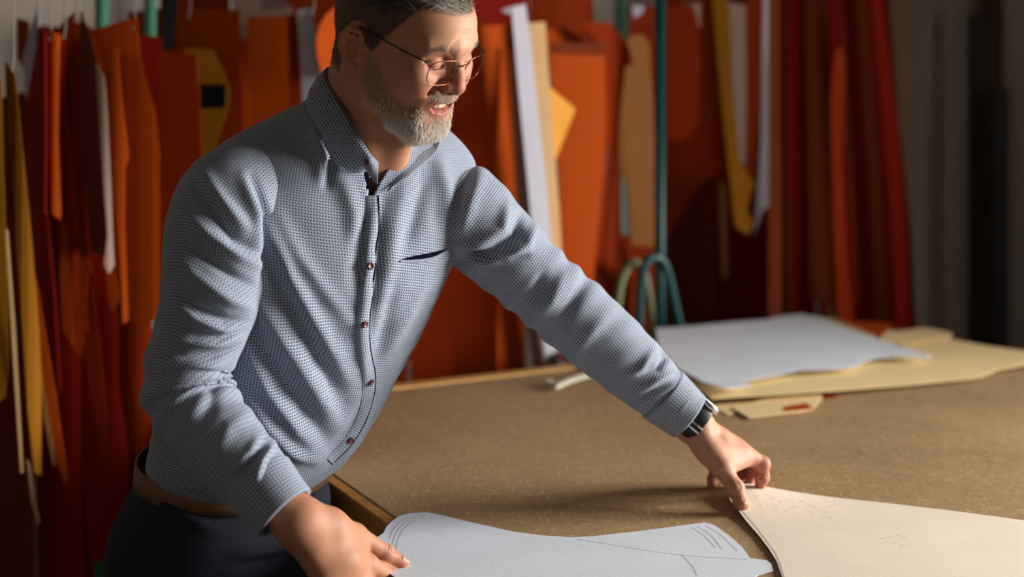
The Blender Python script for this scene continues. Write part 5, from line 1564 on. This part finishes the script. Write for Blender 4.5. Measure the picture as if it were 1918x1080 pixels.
def trousers():
    g = Grid((-0.78, 1.50, 0.03), (-0.12, 2.18, 1.0), 0.006)
    hc = np.array([bc[0], bc[1], bc[2]])
    g.ell(hc + np.array([0, 0, -0.10]), (0.176, 0.142, 0.19), 0, rot=HIPR)
    for s in (-1, 1):
        g.ell(hc - HIPF * 0.062 + HIPL * s * 0.072 + np.array([0, 0, -0.13]), (0.10, 0.092, 0.11), 0.04, rot=HIPR)
        a = hc + HIPL * s * 0.084 + np.array([0, 0, -0.16]); k_ = hc + HIPL * s * 0.115 + HIPF * 0.02 + np.array([0, 0, -0.47]); k_[2] = 0.48
        an = hc + HIPL * s * 0.13 - HIPF * 0.03; an[2] = 0.09
        g.chain([a, k_, an], [0.098, 0.070, 0.060], 0.03)
    cpl, l_, f_, ax_ = trunk_frame(belt_r)
    pt = cpl + ax_ * 0.012
    g.put(lambda X, Y, Z: (pt[0] - X) * ax_[0] + (pt[1] - Y) * ax_[1] + (pt[2] - Z) * ax_[2], (-1, 1, 0.9), (0, 3, 1.1), 0, 's')
    g.chain([hc + HIPF * 0.12 + np.array([0, 0, -0.20]) - HIPL * 0.06, hc + HIPF * 0.10 - HIPL * 0.14 + np.array([0, 0, -0.16])], [0.008, 0.006], 0.02)
    V, Q = g.mesh(2)
    N_ = vnormals(V, Q)
    V = fold(V, N_, [([(560,1010),(500,1030),(440,1040)], 0.006, 12), ([(580,1030),(520,1050),(450,1060)], -0.006, 10), ([(570,1055),(500,1075),(430,1085)], 0.006, 12), ([(270,900),(330,960),(400,990)], 0.005, 14)])
    return V, Q
PV, PQ = trousers()
pants = npmesh('trousers', PV, PQ, MATS['denim'], person, True)
pants['label'] = 'dark blue denim trousers'
PBVH = BVHTree.FromPolygons([tuple(p) for p in PV], [tuple(int(a) for a in f) for f in PQ])
for px, py in ((388, 893), (373, 944)):
    h, n = surf_at(px, py, bvh=PBVH, lift=0.0005)
    if h is None: continue
    q_ = Vector(n).to_track_quat('Z', 'Y').to_matrix(); V, Fc, k = [], [], 14
    for a, z in ((0, 0.0022), (0.0025, 0.002), (0.0045, 0.001), (0.005, -0.001)):
        for i in range(k):
            t_ = 2 * math.pi * i / k; V.append(Vector(h) + q_ @ Vector((a * math.cos(t_), a * math.sin(t_), z)))
    for a in range(3):
        for i in range(k): Fc.append((a * k + (i + 1) % k, (a + 1) * k + (i + 1) % k, (a + 1) * k + i, a * k + i))
    pydata('rivet', V, Fc, MATS['rivet_copper'], pants, True)
def pant_strip(name, line, w, lift, mat):
    c = catmull(line, 24); V = []
    for i in range(24):
        td_ = c[min(i + 1, 23)] - c[max(i - 1, 0)]; nr_ = np.array([-td_[1], td_[0]]) / np.linalg.norm(td_)
        for k in (-0.5, -0.3, 0.3, 0.5):
            h, n = surf_at(*(c[i] + nr_ * w * k), bvh=PBVH, lift=lift if abs(k) < 0.4 else -0.0005)
            if h is None: h = V[-4] if len(V) >= 4 else np.array(P(*c[i], 1.75))
            V.append(h)
    Q = grid_quads(24, 4, False); V = np.array(V)
    if vnormals(V, Q)[:, 1].mean() > 0: Q = Q[:, ::-1]
    npmesh(name, V, Q, MATS[mat], pants, True)
pant_strip('fly_seam', [(590,902),(588,925),(580,955)], 4, 0.0025, 'denim')
pant_strip('pocket_seam', [(375,905),(372,940),(400,952),(470,948)], 3, 0.002, 'denim_stitch')
# belt loops
for px, py in ((582, 876), (402, 866)):
    pts_ = []
    V = []
    for i in range(8):
        o_ = P(px + i * 0.3, py - 22 + i * 6.6, 1.60)
        tw = np.array(o_)
        d_ = Vector(tw) - Vector((0, 0, CZ)); d_.normalize()
        bel = BVHTree.FromPolygons([tuple(v.co) for v in belt_o.data.vertices], [tuple(p.vertices) for p in belt_o.data.polygons]) if i == 0 else bel
        h, n, _, _ = bel.ray_cast(Vector((0, 0, CZ)), d_)
        if h is None: h, n, _, _ = PBVH.ray_cast(Vector((0, 0, CZ)), d_)
        if h is None: continue
        pts_.append(h - d_ * 0.003)
    if len(pts_) > 3: tube('belt_loop', pts_, 0.0035, MATS['denim'], pants, 8)
# shoes
for s in (-1, 1):
    an = bc + HIPL * s * 0.13 - HIPF * 0.03
    g = Grid((an[0] - 0.22, an[1] - 0.22, -0.005), (an[0] + 0.26, an[1] + 0.22, 0.13), 0.006)
    a0 = np.array([an[0], an[1], 0.045]); fd = HIPF * 0.95 - HIPL * s * 0.1 * 0 + HIPL * s * 0.12
    g.ell(a0 - fd * 0.02, (0.042, 0.055, 0.05), 0)
    g.cone(a0 + fd * 0.02 + np.array([0, 0, 0.0]), a0 + fd * 0.15 + np.array([0, 0, -0.008]), 0.045, 0.036, 0.02)
    g.cone(np.array([an[0], an[1], 0.05]), np.array([an[0], an[1], 0.10]), 0.045, 0.043, 0.02)
    g.put(lambda X, Y, Z: Z + 0 * X + 0 * Y, (-2, 0, -0.1), (2, 4, 0.0), 0, 's')
    V, Q = g.mesh(2)
    npmesh('shoe', V, Q, MATS['shoe_leather'], person, True)

# wristwatch -------------------------------------------------------------------------------
WC = P3(1303, 789, 1.838)
watch = empty('wristwatch', Vector(WC))
tag(watch, 'steel wristwatch with black leather strap at the shirt cuff', 'wristwatch')
wa = LT_[-1]
wn_ = P3(1303 + 20, 789 - 18, 1.838) - WC; wn_ -= wa * (wn_ @ wa); wn_ /= np.linalg.norm(wn_)
wb = np.cross(wa, wn_)
if wb[1] > 0: wb = -wb                       # toward the viewer
def band(th0, th1, ra, rb, wid, thick, name, mat, n=60):
    V = []
    for i in range(n):
        t_ = th0 + (th1 - th0) * i / (n - 1)
        rad = np.cos(t_) * wn_ * ra + np.sin(t_) * wb * rb
        u_ = rad / np.linalg.norm(rad)
        for w_, e in ((-wid / 2, 0), (-wid / 2, thick * 0.8), (-wid / 2 + 0.0015, thick), (wid / 2 - 0.0015, thick), (wid / 2, thick * 0.8), (wid / 2, 0)):
            V.append(WC + rad + u_ * e + wa * w_)
    Q = grid_quads(n, 6, True)
    V = np.array(V); N_ = vnormals(V, Q)
    if ((N_ * (V - WC)).sum(1)).mean() < 0: Q = Q[:, ::-1]
    return npmesh(name, V, Q, MATS[mat], watch, True)
band(-math.pi - 0.55 + 2 * math.pi - 2 * math.pi, 0.55 - 0.0, 0.0305, 0.0275, 0.019, 0.0028, 'strap', 'strap_leather') if False else band(0.45, 2 * math.pi - 0.45, 0.0305, 0.0275, 0.019, 0.0028, 'strap', 'strap_leather', 90)
band(1.55, 1.62, 0.0305, 0.0275, 0.023, 0.0045, 'buckle', 'steel', 6)
band(1.80, 1.87, 0.0305, 0.0275, 0.023, 0.0045, 'buckle', 'steel', 6)
def disc(c, n_, r, z0, z1, name, mat, parent, k=40):
    q_ = Vector(n_).to_track_quat('Z', 'Y').to_matrix(); V, Fc = [], []
    prof = [(0, z1), (r * 0.86, z1), (r, z1 - 0.0012), (r, z0), (0, z0)]
    for a, z in prof:
        for i in range(k):
            t_ = 2 * math.pi * i / k; V.append(Vector(c) + q_ @ Vector((a * math.cos(t_), a * math.sin(t_), z)))
    for a in range(len(prof) - 1):
        for i in range(k): Fc.append((a * k + i, (a + 1) * k + i, (a + 1) * k + (i + 1) % k, a * k + (i + 1) % k))
    return pydata(name, V, Fc, MATS[mat], parent, True)
case = disc(WC + wn_ * 0.0285, wn_, 0.0185, 0.0, 0.0085, 'watch_case', 'steel', watch)
disc(WC + wn_ * 0.0285, wn_, 0.0160, 0.0083, 0.0089, 'dial', 'watch_dial', case)
